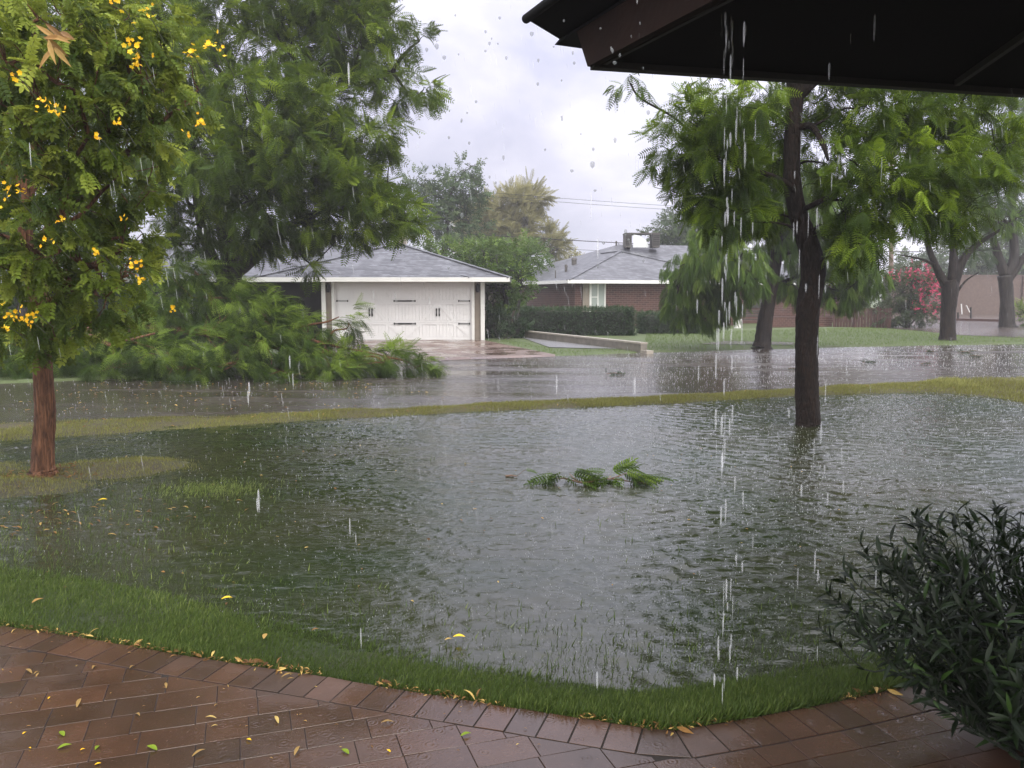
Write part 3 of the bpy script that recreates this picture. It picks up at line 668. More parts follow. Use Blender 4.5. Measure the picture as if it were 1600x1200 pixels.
# garage door with applied rails, plank grooves, diagonals
dx0, dx1, dy, dz1 = -6.24, -1.42, 29.42, 2.15
m = MB(); m.box((dx0, dy + .03, 0.03), (dx1, dy + .06, dz1)); gd = m.build('garage_door', M['door_white'], gh)
rails = MB(); colx = np.linspace(dx0, dx1, 9); rowz = [0.03, 0.66, 1.38, dz1]
for zz in rowz[1:3]: rails.box((dx0, dy - .022, zz - .075), (dx1, dy - .002, zz - .004)); rails.box((dx0, dy - .022, zz + .004), (dx1, dy - .002, zz + .075))
rails.box((dx0, dy - .022, 0.03), (dx1, dy - .002, .15)); rails.box((dx0, dy - .022, dz1 - .13), (dx1, dy - .002, dz1))
for r_ in range(3):
    z0, z1 = rowz[r_] + (.12 if r_ == 0 else .075) + .002, rowz[r_ + 1] - (.13 if r_ == 2 else .075) - .002
    for k_, xx in enumerate(colx):
        w = .05; x0 = max(dx0, xx - w); x1 = min(dx1, xx + w)
        rails.box((x0, dy - .022, z0), (x1, dy - .002, z1))
    diag = {1: {1: 1, 2: -1, 5: 1, 6: -1}, 0: {0: 1, 3: -1, 4: 1, 7: -1}, 2: {}}[r_]
    for k_ in range(8):
        xa, xb = colx[k_] + .054, colx[k_ + 1] - .054
        pl_ = np.linspace(xa, xb, 5)
        for q in range(4): rails.box((pl_[q] + .0015, dy - .002, z0 + .008), (pl_[q + 1] - .0015, dy + .029, z1 - .008))
        if k_ in diag:
            p0, p1 = ((xa, z0), (xb, z1)) if diag[k_] > 0 else ((xa, z1), (xb, z0))
            rails.bar((p0[0], dy - .014, p0[1]), (p1[0], dy - .014, p1[1]), .014, .07, up=(0, 1, 0)) if False else rails.bar((p0[0], dy - .015, p0[1]), (p1[0], dy - .015, p1[1]), .085, .012, up=(0, 1, 0))
rails.build('panel_rail', M['door_white'], gd)
def hinge(x0, x1, z, both):
    m = MB(); mid = (x0 + x1) / 2; m.box((x0, dy - .035, z - .014), (x1, dy - .023, z + .014))
    if both: m.box((mid - .25, dy - .037, z - .024), (mid + .25, dy - .0355, z + .024)); ends = (x0, x1)
    else: ends = (x0, x1)
    for e_ in ends: m.box((e_ - .02, dy - .039, z - .032), (e_ + .02, dy - .0235, z + .032))
    m.build('hinge', M['black_iron'], gd)
for z in (1.42, 0.62):
    hinge(-6.18, -5.80, z, False); hinge(-4.16, -3.42, z, True); hinge(-1.88, -1.50, z, False)
for xx in (-5.04, -4.94, -2.67, -2.57):
    m = MB(); m.box((xx - .018, dy - .06, .90), (xx + .018, dy - .045, 1.14))
    m.box((xx - .024, dy - .045, .88), (xx + .024, dy - .023, .96)); m.box((xx - .024, dy - .045, 1.08), (xx + .024, dy - .023, 1.16)); m.build('handle', M['black_iron'], gd)
for xx in (-6.44, -1.20):
    m = MB(); m.tube([(xx, 29.2, 1.72), (xx, 29.2, 1.80), (xx, 29.2, 1.98), (xx, 29.2, 2.03)], [.05, .075, .085, .02], 8); m.box((xx - .03, 29.2, 1.88), (xx + .03, 29.3, 1.94)); m.build('wall_lamp', M['black_iron'], gh)
m = MB(); m.box((-5.25, 37.7, 3.2), (-4.77, 38.2, 4.16)); m.box((-5.30, 37.65, 4.16), (-4.72, 38.25, 4.24)); ch_ = m.build('chimney', M['stucco'], gh)
m = MB(); 
for sx in (-5.2, -4.86): m.box((sx, 37.75, 4.24), (sx + .04, 38.15, 4.34))
m.box((-5.32, 37.62, 4.34), (-4.70, 38.28, 4.38)); m.build('chimney_cap', M['concrete'], ch_)
for (px, py, d, h_, r_) in ((462, 408, 32.5, .45, .05), (374, 392, 33, .3, .06)):
    p = D(px, py, d); m = MB(); m.tube([p - (0, 0, .3), p + (0, 0, h_)], [r_, r_], 8); m.build('vent_pipe', M['white_trim'] if r_ == .05 else M['cooler_dark'], gh)

# ------------------------------------------------------------------ brick house (turned 18 degrees with the street)
bh = thing('brick_house', 'red brick house with grey hipped roof behind the clipped hedge', 'house', (2.69, 40.0, 0)); bh.rotation_euler = (0, 0, A18)
EZ2 = 2.33
m = MB()
m.add([(0, 0, EZ2), (10.3, 0, EZ2), (5.15, 5.15, 4.02), (5.15, 12, 4.02), (0, 12, EZ2), (10.3, 12, EZ2)], [(0, 1, 2), (0, 2, 3, 4), (1, 5, 3, 2)]); r1_ = m.build('roof', M['shingles'], bh, local=True)
m = MB(); m.add([(0.002, 2.4, EZ2), (20, 2.4, EZ2), (12.8, 9.6, 4.70), (7.2, 9.6, 4.70), (20, 16.8, EZ2), (0.002, 16.8, EZ2)], [(0, 1, 2, 3), (1, 4, 2), (4, 5, 3, 2), (5, 0, 3)]); m.build('roof', M['shingles'], bh, local=True)
m = MB()
for a, b in (((0, 0, EZ2 + .01), (5.15, 5.15, 4.03)), ((10.3, 0, EZ2 + .01), (5.15, 5.15, 4.03)), ((5.15, 5.15, 4.03), (5.15, 7.6, 4.03))): m.bar(a, b, .2, .03)
m.build('ridge_cap', M['shingles'], r1_, local=True)
m = MB(); m.box((-.03, -.03, EZ2 - .15), (10.33, -.001, EZ2 + .012)); m.box((-.03, 0, EZ2 - .15), (-.001, 16.8, EZ2 + .012)); m.box((10.34, 2.37, EZ2 - .15), (20, 2.39, EZ2 + .012)); m.build('fascia', M['white_trim'], bh, local=True)
m = MB(); m.box((0, 0.002, EZ2 - .14), (10.3, .6, EZ2 - .12)); m.box((0, .6, EZ2 - .14), (.6, 16, EZ2 - .12)); m.build('soffit', M['white_trim'], bh, local=True)
m = MB(); m.box((.6, .6, 0), (1.0, 16, EZ2 - .14)); m.box((2.25, .6, 0), (9.7, .8, EZ2 - .14)); m.box((1.0, .6, 0), (2.25, .8, .9)); m.box((9.5, .8, 0), (9.7, 3, EZ2 - .14)); m.box((9.7, 3.0, 0), (19.6, 3.2, EZ2 - .14)); m.build('wall', M['bricks'], bh, local=True)
m = MB(); m.box((.98, .5, .8), (1.32, .62, EZ2 - .14)); m.build('siding_panel', M['taupe'], bh, local=True)
m = MB(); m.tube([(1.36, .5, .1), (1.36, .5, EZ2 - .14)], [.04, .04], 8); m.build('downspout', M['white_trim'], bh, local=True)
m = MB(); m.box((1.42, .64, .9), (2.25, .70, EZ2 - .16)); m.box((1.42, .60, .9), (1.49, .64, EZ2 - .16)); m.box((2.18, .60, .9), (2.25, .64, EZ2 - .16)); m.box((1.80, .60, .9), (1.86, .64, EZ2 - .16)); m.box((1.49, .60, 1.5), (1.80, .63, 1.54)); wf = m.build('window', M['white_trim'], bh, local=True)
m = MB(); m.box((1.495, .615, .92), (1.795, .638, EZ2 - .18)); m.box((1.865, .615, .92), (2.175, .638, EZ2 - .18))
t_ = NT('frosted_pane'); t_.set(Base_Color=(0.30, 0.34, 0.32), Roughness=0.15); m.build('pane', t_.m, wf, local=True)
for (u_, v_, z_, h_, r_) in ((1.6, 4.3, 2.85, .35, .07), (3.0, 6.6, 3.3, .38, .14), (6.9, 9.4, 4.55, .3, .05), (.5, 3.0, 2.45, .4, .03)):
    m = MB(); m.tube([(u_, v_, z_), (u_, v_, z_ + h_)], [r_, r_], 8); m.tube([(u_, v_, z_ + h_ * .75), (u_, v_, z_ + h_ + .03)], [r_ * 1.25, r_ * .9], 8); m.build('roof_vent', M['cooler_dark'], bh, local=True)
for xx in (12, 15.5): m = MB(); m.box((xx, 2.93, .9), (xx + 1.1, 2.998, 1.95)); m.build('window', M['dark_wall'], bh, local=True)
# evaporative cooler on the ridge
cl = thing('roof_cooler', 'boxy rooftop cooler with curved shiny duct on the brick house ridge', 'cooler', D(1003, 384, 50))
p = D(1003, 384, 50); x, y, z = p
m = MB(); m.box((x - 1.0, y - .1, z - .1), (x - .62, y + 1, z + .70)); m.box((x + .62, y - .1, z - .1), (x + 1.05, y + 1, z + .68)); m.box((x - 1.02, y - .15, z + .70), (x + 1.08, y + 1.05, z + .76)); m.build('cabinet', M['cooler_dark'], cl)
for xa, xb in ((-.98, -.64), (.64, 1.03)):
    m = MB(); [m.box((x + xa, y - .125, z + .02 + k_ * .105), (x + xb, y - .102, z + .07 + k_ * .105)) for k_ in range(6)]; m.build('louvre', M['black_iron'], cl)
m = MB(); th = np.linspace(0, math.pi / 2, 9); Vd = []
for t in th: Vd += [(x - .38 + .9 * math.sin(t) * 1.0 - .15, y - .08, z - .1 + .75 * math.cos(t) * 1.0 ), (x - .38 + .9 * math.sin(t) - .15, y + .7, z - .1 + .75 * math.cos(t))]
Vd += [(x - .53, y - .08, z - .1), (x - .53, y + .7, z - .1)]
m.add(Vd, [(2*i, 2*i+1, 2*i+3, 2*i+2) for i in range(8)] + [tuple([2*i for i in range(9)] + [18])]); m.build('duct', M['galv'], cl)

# ------------------------------------------------------------------ low walls, fences, poles
def low_wall():
    a = G(1006, 550, .03); b = G(824, 528, .03); w = thing('low_wall', 'low concrete block wall running from shrubs to the street', 'wall', a)
    m = MB(); d = unit(b - a); n = np.array((-d[1], d[0], 0)); 
    for s0, s1, zt in ((0, 1, .27),):
        q = [a - n * .1, a + n * .1, b + n * .1, b - n * .1]; m.prism([(p[0], p[1]) for p in q], -.05, .25)
    m.build('wall', M['concrete_dark'], w)
    m = MB(); q = [a - n * .115 - d * .01, a + n * .115 - d * .01, b + n * .115, b - n * .115]; m.prism([(p[0], p[1]) for p in q], .252, .30); m.build('coping', M['concrete'], w)
    m = MB(); c = a - d * .35; q = [c - n * .10, c + n * .12, a + n * .12 - d * .015, a - n * .10 - d * .015]; m.prism([(p[0], p[1]) for p in q], -.05, .09); m.build('end_block', M['concrete'], w)
low_wall()
p0 = G(1205, 512, .03); p1 = G(1300, 510.5, .03)
w = thing('planter_wall', 'low red brick planter wall between the street trees', 'wall', p0); m = MB(); dv = unit(p1 - p0); nv = np.array((-dv[1], dv[0], 0))
q = [p0, p1, p1 + nv * .3, p0 + nv * .3]; m.prism([(a[0], a[1]) for a in q], -.05, .52); m.build('wall', M['bricks'], w)
m = MB(); q = [p0 - nv * .02, p1 - nv * .02, p1 + nv * .32, p0 + nv * .32]; m.prism([(a[0], a[1]) for a in q], .522, .56); m.build('coping', M['red_board'], w)
def fence(name, label, a, b, h, mat, step, pw=.08, board=.14):
    w = thing(name, label, 'fence', a); L = np.linalg.norm(b - a); d = (b - a) / L; m = MB(); k = 0
    while k * board < L - board:
        q = a + d * (k * board + .008); r_ = a + d * ((k + 1) * board - .008); n = np.array((-d[1], d[0], 0)) * (.02)
        m.prism([(p[0], p[1]) for p in (q, r_, r_ + n, q + n)], -.05, h - .03 * ((k * 7) % 3) / 3, tint=.3 + .4 * ((k * 37) % 11) / 11); k += 1
    m.build('boards', mat, w)
    for i in range(int(L // step) + 1):
        q = a + d * i * step; m = MB(); m.box((q[0] - pw/2, q[1] - pw/2 - .06, -.05), (q[0] + pw/2, q[1] + pw/2 - .06, h + .06)); m.build('post', mat, w)
fence('board_fence', 'dark red board fence beside the bougainvillea', G(1302, 511, .03), G(1395, 513, .03) , 1.0, M['red_board'], 1.0)
M['far_wall'] = flat('far_wall', (0.095, 0.066, 0.055), 0.8, var=.2)
bw = thing('boundary_wall', 'long brown block wall beyond the far road', 'wall', D(1500, 490, 66)); m = MB()
a = D(1380, 488, 66); b = D(2300, 488, 70); m.prism([(a[0], a[1]), (b[0], b[1]), (b[0], b[1] + .3), (a[0], a[1] + .3)], -.1, 3.1); m.build('wall', M['far_wall'], bw)
m = MB(); m.prism([(a[0], a[1] - .05), (b[0], b[1] - .05), (b[0], b[1] + .35), (a[0], a[1] + .35)], 3.102, 3.2); m.build('coping', M['far_wall'], bw)
for k_ in range(9):
    q = a + (b - a) * k_ / 9; m = MB(); m.box((q[0], q[1] - .2, -.1), (q[0] + .5, q[1] - .01, 3.15)); m.build('pier', M['far_wall'], bw)
lr = tag((lambda m: (m.bar(G(1455, 500, .03) + (0, 0, .06), G(1570, 503, .03) + (0, 0, .06), .16, .16), m.build('kerb_log', M['red_board']))[1])(MB()), 'low brown timber edging lying across the wet verge', 'edging')
for (px, py, top, wht, lab) in ((1497, 499, 488, (1502, 475, 1503, 491), 'dark stub post carrying an upright white reflector stick'), (1517, 498, 480, (1510, 477, 1515, 488), 'dark stub post carrying a leaning white reflector stick')):
    b0 = G(px, py, .03); d = b0[1]; q = D(px, top, d); mk = thing('marker_post', lab, 'marker post', b0)
    m = MB(); m.tube([b0 - (0, 0, .1), q], [.07, .06], 8); m.build('post', M['bark_far'], mk)
    m = MB(); m.bar(D(wht[0], wht[1], d - .12), D(wht[2], wht[3], d - .12), .09, .03); m.build('reflector', M['white_trim'], mk)
# utility poles and wires
def pole(px, base_py, top_py, d, label, cross=True):
    b0 = D(px, base_py, d); t = D(px, top_py, d); u_ = thing('utility_pole', label, 'utility pole', b0); m = MB(); b0 = b0.copy(); b0[2] = -.3
    m.tube([b0, t], [.16, .12], 10); m.build('pole', M['pole_wood'], u_, smooth=True)
    if cross:
        m = MB(); m.bar(t + (-1.2, -.14, -.5), t + (1.2, -.14, -.5), .1, .12); m.build('crossarm', M['pole_wood'], u_)
        for k_ in (-1.1, -.5, .5, 1.1):
            m = MB(); m.tube([t + (k_, -.14, -.44), t + (k_, -.14, -.26)], [.04, .05], 6); m.build('insulator', M['galv'], u_)
pole(1393, 490, 230, 58, 'brown wooden utility pole behind the bougainvillea')
m = MB(); b0 = D(1347, 511, 43); b1 = D(1347, 462, 43); m.bar(b0 - (0, 0, .1), b1, .22, .22); tag(m.build('gate_post', M['stucco']), 'pale post standing at the end of the brick house', 'post')
for i, (ya, yb, lab) in enumerate(((303, 327, 'highest thin power line crossing the open sky'), (309, 333, 'second power line just below the highest one'), (371, 380, 'lower dark power line meeting the brick house roof'), (386, 391, 'lowest faint power line behind the pale tamarisk'))):
    a = D(700, ya - 8, 62); b = D(1500, yb + 14, 62 if i < 2 else 60); pts = [a + (b - a) * t + np.array((0, 0, -.9 * 4 * t * (1 - t) * .35)) for t in np.linspace(0, 1, 12)]
    m = MB(); m.tube(pts, .014 if i != 2 else .03, 5); tag(m.build('power_line', M['black_iron']), lab, 'power line', 'power lines across the sky')

# ------------------------------------------------------------------ hedge and shrubs near the houses
def clipped(name, label, cat, lo, hi, mat, n, size, rot=0, about=None, group=None):
    """a sheared hedge: leaf sprays over a box-shaped volume with dark stems inside"""
    c = (np.array(lo) + np.array(hi)) / 2; th_ = thing(name, label, cat, (c[0], c[1], 0), group)
    L = np.array(hi) - np.array(lo); P = rng.uniform(-.5, .5, (n, 3)); ax = rng.integers(0, 3, n); P[np.arange(n), ax] = np.sign(P[np.arange(n), ax]) * (.5 - np.abs(rng.normal(size=n)) * .05)
    O_ = c + P * L + rng.normal(size=(n, 3)) * .03
    out = np.zeros((n, 3)); out[np.arange(n), ax] = np.sign(P[np.arange(n), ax])
    if rot:
        ca, sa = math.cos(rot), math.sin(rot); R_ = np.array([(ca, sa, 0), (-sa, ca, 0), (0, 0, 1)]); ab = np.array(about); O_ = (O_ - ab) @ R_ + ab; out = out @ R_
    mb = MB(); scatter(mb, T_SPR[0], T_SPR[1], O_, out + rng.normal(size=(n, 3)) * .7, rng.normal(size=(n, 3)) + (0, 0, 1), size * rng.uniform(.6, 1.2, n), np.clip(.4 + .2 * rng.normal(size=n) + .15 * (out[:, 2] > .5), 0, 1))
    mb.build('foliage', mat, th_)
    core = MB(); ins = .10; lo2 = np.array(lo) + ins; hi2 = np.array(hi) - ins; lo2[2] = 0; 
    core.box(lo2, hi2, rot=rot, about=about); core.build('stems', M['hedge_core'], th_)
M['hedge_core'] = flat('hedge_core', (0.012, 0.018, 0.010), 0.9, var=.4, scale=12, bump=.8)
h0 = G(818, 525, .03)
clipped('hedge', 'long clipped dark hedge in front of the brick house', 'hedge', (h0[0], h0[1], .0), (h0[0] + 4.35, h0[1] + 1.1, 1.06), M['leaf_hedge'], 9000, .16, R(3), h0)
h1 = G(1003, 522, .03)
clipped('hedge', 'lower darker hedge block right of the long hedge', 'hedge', (h1[0], h1[1] + .2, .0), (h1[0] + 2.4, h1[1] + 1.3, .85), M['leaf_hedge'], 4000, .16)
def shrub(name, label, cat, base, blobs, mat, tmpl, size, dens, trunk_r=.05, bark='bark_far', wind=(0, 0, 0), droop=.2, per=6, group=None, flowers=None, **kw):
    t = thing(name, label, cat, base, group); B = blob_pts(blobs)
    tw = foliage(t, M[mat], B, tmpl, size, dens, per, wind, droop, name='foliage', zmin=base[2] + .02, **kw)
    b0 = np.array(base, float); mb = MB(); cs = [c for c, r in B]
    for c in cs: 
        s0 = b0 + rng.normal(size=3) * (.1, .1, 0); s0[2] = base[2] - .05
        mb.tube([s0, (s0 + c) / 2 + rng.normal(size=3) * .08, c], [trunk_r, trunk_r * .7, trunk_r * .35], 7, sub=4, rough=.06)
    limbs(mb, cs, tw[:: max(1, len(tw) // 60)], trunk_r * .4, .006, 5, rough=0)
    mb.build('stems', M[bark], t, smooth=True); return t
shrub('grassy_shrub', 'dark rounded shrub at the right corner of the garage', 'shrub', G(785, 531, .03), [(772, 505, 31, 20, 24, .6), (795, 508, 31.4, 22, 22, .6), (812, 515, 31, 12, 14, .4)], 'leaf_hedge', T_SPR, .28, 60, .02, droop=0)
shrub('side_tree', 'bushy green small tree between the garage and brick house', 'tree', G(805, 523, .03), [(775, 400, 36, 40, 22, 1.4), (815, 405, 36.5, 32, 24, 1.4), (790, 440, 35, 40, 30, 1.2), (770, 470, 34.5, 30, 26, 1), (810, 455, 35, 22, 24, 1), (742, 400, 38, 40, 18, 1.5), (700, 395, 40, 45, 20, 1.6)], 'leaf_weep', T_SPR, .40, 26, .09, droop=.25, tbias=-.2)
shrub('dark_hedge', 'dark overgrown hedge under the flowering tree, left of the house', 'hedge', G(100, 548, .03), [(0, 500, 27, 60, 45, 1), (70, 505, 26.5, 60, 45, 1), (150, 500, 27, 60, 48, 1), (225, 495, 27, 50, 42, 1), (-80, 495, 27, 60, 50, 1)], 'leaf_hedge', T_SPR, .3, 32, .03)
shrub('porch_shrub', 'dim shrubs in the shaded porch beside the garage', 'shrub', G(450, 534, .03), [(455, 500, 30.6, 30, 26, .5), (490, 515, 30.4, 14, 16, .4), (415, 500, 30.4, 26, 26, .4)], 'leaf_hedge', T_SPR, .25, 40, .02)

# ------------------------------------------------------------------ trees, far to near
def tree(name, label, base, pts, rad, bark, blobs, leaf, tmpl, size, dens, per=7, wind=(0, 0, 0), droop=.35, forks=(), r_l=.06, n=18, group=None, limbt=True, flare=1.35, **kw):
    t = thing(name, label, 'tree', base, group); B = blob_pts(blobs)
    tw = foliage(t, M[leaf], B, tmpl, size, dens, per, wind, droop, **kw)
    trunk(t, pts, rad, M[bark], n=n, forks=forks, targets=[c for c, r in B], r_l=r_l, twigs=tw[rng.permutation(len(tw))[:170]], flare=flare, r_t=r_l * .3); return t
G_FAR = 'trees beyond the houses'
tree('background_tree', 'tall dark green tree behind the garage roof ridge', D(690, 470, 52), [D(690, 476, 52), D(692, 420, 52), D(700, 340, 52)], [.3, .24, .14], 'bark_far',
     [(712, 285, 52, 42, 26, 2), (735, 262, 52, 18, 12, 1), (745, 300, 52, 24, 12, 1), (680, 310, 52, 45, 30, 2), (700, 350, 51, 40, 34, 2), (655, 340, 52, 40, 34, 2), (735, 345, 52, 26, 22, 1.2), (650, 285, 53, 24, 18, 1.2), (720, 315, 52, 30, 16, 1.5)], 'leaf_far', T_SPR, .55, 9, 7, r_l=.08, group=G_FAR)
tree('tamarisk', 'pale beige feathery tree against the sky behind the houses', D(810, 470, 66), [D(805, 476, 66), D(805, 420, 66), D(800, 360, 66)], [.4, .3, .2], 'bark_far',
     [(800, 325, 66, 36, 24, 2.5), (825, 312, 66, 22, 14, 1.5), (762, 345, 66, 34, 26, 2.2), (745, 370, 66, 34, 24, 2), (820, 352, 66, 26, 22, 2), (790, 370, 66, 44, 26, 2.2), (850, 375, 66, 28, 12, 1.6), (865, 392, 66, 18, 10, 1.2), (735, 352, 66, 22, 18, 1.5)], 'leaf_tamarisk', T_WEEP, .9, 7, 9, droop=-.1, wind=(.35, 0, .25), r_l=.1, group=G_FAR)
shrub('background_bush', 'mid green bush crown rising between the two houses', 'bush', D(800, 476, 50), [(785, 395, 50, 45, 14, 2), (830, 397, 50, 30, 14, 2), (750, 398, 50, 30, 14, 2)], 'leaf_weep', T_SPR, .5, 12, .1, tbias=-.15)
shrub('background_bush', 'tiny pale bush above the brick house left roof slope', 'bush', D(892, 476, 75), [(892, 402, 75, 16, 12, 1.2), (900, 410, 75, 14, 10, 1)], 'leaf_tamarisk', T_SPR, .6, 10, .1)
tree('background_tree', 'rounded green tree behind the rooftop cooler', D(1060, 470, 60), [D(1062, 476, 60), D(1060, 420, 60), D(1058, 370, 60)], [.3, .25, .15], 'bark_far',
     [(1058, 348, 60, 34, 20, 2), (1035, 362, 60, 24, 14, 1.5), (1080, 355, 60, 34, 22, 2), (1065, 378, 60, 44, 20, 2), (1100, 375, 60, 30, 25, 2)], 'leaf_far', T_SPR, .6, 10, 7, group=G_FAR)
tree('background_tree', 'hazy broad tree behind the boundary wall', D(1545, 470, 80), [D(1540, 482, 80), D(1540, 440, 80), D(1538, 400, 80)], [.4, .3, .2], 'bark_far',
     [(1500, 405, 80, 50, 26, 3), (1560, 395, 80, 50, 34, 3), (1620, 400, 80, 50, 34, 3), (1440, 418, 80, 40, 22, 3), (1530, 430, 80, 60, 16, 2), (1680, 400, 80, 60, 40, 3), (1600, 350, 82, 60, 30, 3)], 'leaf_far', T_SPR, .9, 6, 7, group=G_FAR)
# four more street trees
GR = 'street trees along the far kerb'
b4 = G(1574, 512, .03); d4 = b4[1]
tree('street_tree', 'hazy grey street tree at the far right beyond the road', b4, [b4, D(1573, 470, d4), D(1570, 430, d4)], [.36, .30, .32], 'bark_far',
     [(1590, 290, d4, 50, 45, 2), (1540, 330, d4, 36, 34, 2), (1590, 230, d4, 60, 50, 2.2), (1640, 280, d4, 60, 60, 2.5), (1530, 260, d4, 40, 45, 2), (1560, 180, d4, 50, 40, 2), (1520, 390, d4, 24, 20, 1.2), (1650, 180, d4, 60, 60, 3), (1500, 300, d4, 30, 30, 1.5)], 'leaf_far', T_WEEP, .55, 5, 7, wind=(.3, 0, 0), droop=.5,
     forks=[([D(1570, 430, d4), D(1558, 395, d4), D(1545, 340, d4 - .5), D(1535, 270, d4)], [.26, .2, .13, .06]), ([D(1571, 432, d4), D(1585, 400, d4), D(1582, 330, d4), D(1590, 240, d4)], [.28, .22, .15, .07]), ([D(1573, 440, d4), D(1600, 402, d4), D(1640, 350, d4)], [.22, .16, .08])], r_l=.09, group=GR)
b3 = G(1480, 532, .03); d3 = b3[1]
tree('street_tree', 'dark forked street tree on the grass right of the bougainvillea', b3, [b3, D(1482, 490, d3), D(1484, 452, d3), D(1482, 438, d3)], [.265, .24, .28, .25], 'bark_dark',
     [(1470, 320, d3, 60, 46, 1.8), (1530, 300, d3, 60, 50, 1.8), (1420, 300, d3 - 1, 50, 44, 1.6), (1500, 240, d3, 70, 50, 2), (1430, 225, d3, 60, 50, 2), (1560, 220, d3 + 1, 60, 50, 2), (1470, 150, d3, 80, 50, 2), (1570, 340, d3, 40, 24, 1.4)], 'leaf_weep', T_WEEP, .40, 9, 8, wind=(.2, 0, 0), droop=.6,
     forks=[([D(1480, 450, d3), D(1462, 415, d3), D(1448, 375, d3), D(1440, 300, d3)], [.17, .12, .09, .05]), ([D(1487, 450, d3), D(1490, 400, d3), D(1488, 340, d3 + .3), D(1480, 260, d3)], [.19, .14, .10, .06]), ([D(1488, 448, d3), D(1505, 405, d3), D(1530, 380, d3), D(1570, 355, d3 - .3)], [.19, .15, .09, .04]), ([D(1462, 415, d3), D(1440, 405, d3 - .5), D(1400, 397, d3 - 1)], [.06, .04, .015]), ([D(1490, 465, d3), D(1508, 440, d3), D(1530, 425, d3)], [.05, .035, .012])], r_l=.08, group=GR)
b2 = G(1190, 544, .03); d2 = b2[1]
tree('street_tree', 'leaning dark street tree with hanging foliage left of the big trunk', b2, [b2, D(1196, 500, d2), D(1205, 450, d2), D(1213, 400, d2), D(1215, 340, d2), D(1212, 260, d2)], [.25, .22, .19, .17, .13, .09], 'bark_dark',
     [(1075, 420, d2 - 1, 42, 36, 1.3), (1110, 385, d2 - 1.5, 50, 44, 1.5), (1065, 460, d2 - .5, 34, 30, 1), (1115, 460, d2, 36, 36, 1.2), (1160, 420, d2 - 1.5, 40, 46, 1.3), (1140, 330, d2, 60, 40, 2), (1230, 360, d2 + .5, 50, 50, 1.6), (1300, 400, d2, 46, 50, 1.5), (1345, 420, d2 - .5, 34, 40, 1.3), (1280, 330, d2, 60, 50, 2), (1345, 360, d2 + .5, 40, 40, 1.5), (1235, 440, d2 + .8, 24, 30, .9), (1140, 470, d2 - .5, 26, 24, .8), (1200, 280, d2, 80, 50, 2), (1090, 490, d2 - .2, 34, 16, .8), (1310, 455, d2 - .3, 40, 22, 1)], 'leaf_weep', T_WEEP, .32, 30, 10, wind=(.15, 0, -.2), droop=1.3, lean=.5, r_l=.07, group=GR, spread=.6, zmin=.45)
boug = shrub('bougainvillea', 'big bougainvillea bush with pink flowers on its sunny right side', 'bush', G(1415, 512, .03), [(1425, 448, 41, 46, 38, 1.3), (1398, 465, 41, 36, 40, 1.2), (1445, 465, 41, 32, 44, 1.1), (1410, 490, 40.6, 48, 20, 1.1), (1435, 430, 41, 22, 16, .8), (1380, 492, 40.8, 30, 18, .9)], 'leaf_boug', T_SPR, .28, 34, .05, wind=(.1, 0, .1))
fb = MB(); Bq = blob_pts([(1436, 424, 40.4, 16, 14, .7), (1450, 440, 40.2, 16, 20, .6), (1452, 462, 40.2, 18, 22, .6), (1458, 480, 40.4, 10, 16, .4), (1398, 428, 40.4, 10, 7, .3), (1418, 436, 40.2, 12, 10, .4), (1440, 478, 40.2, 14, 16, .4)])
for (c, r), w_ in zip(Bq, (60, 55, 70, 22, 14, 14, 22)):
    q = unit(rng.normal(size=(w_, 3))) ; P = c + q * r; scatter(fb, T_SPR[0], T_SPR[1], P, rng.normal(size=P.shape), rng.normal(size=P.shape), .24 * rng.uniform(.5, 1.3, len(P)), rng.uniform(0, 1, len(P)))
fb.build('flowers', M['flower_pink'], boug)
shrub('road_bush', 'small yellow-green bush at the far right edge of the road', 'bush', G(1600, 508, .03), [(1600, 492, 42, 16, 16, .6), (1620, 490, 42, 20, 20, .8)], 'leaf_weep', T_SPR, .3, 40, .03, tbias=.3)

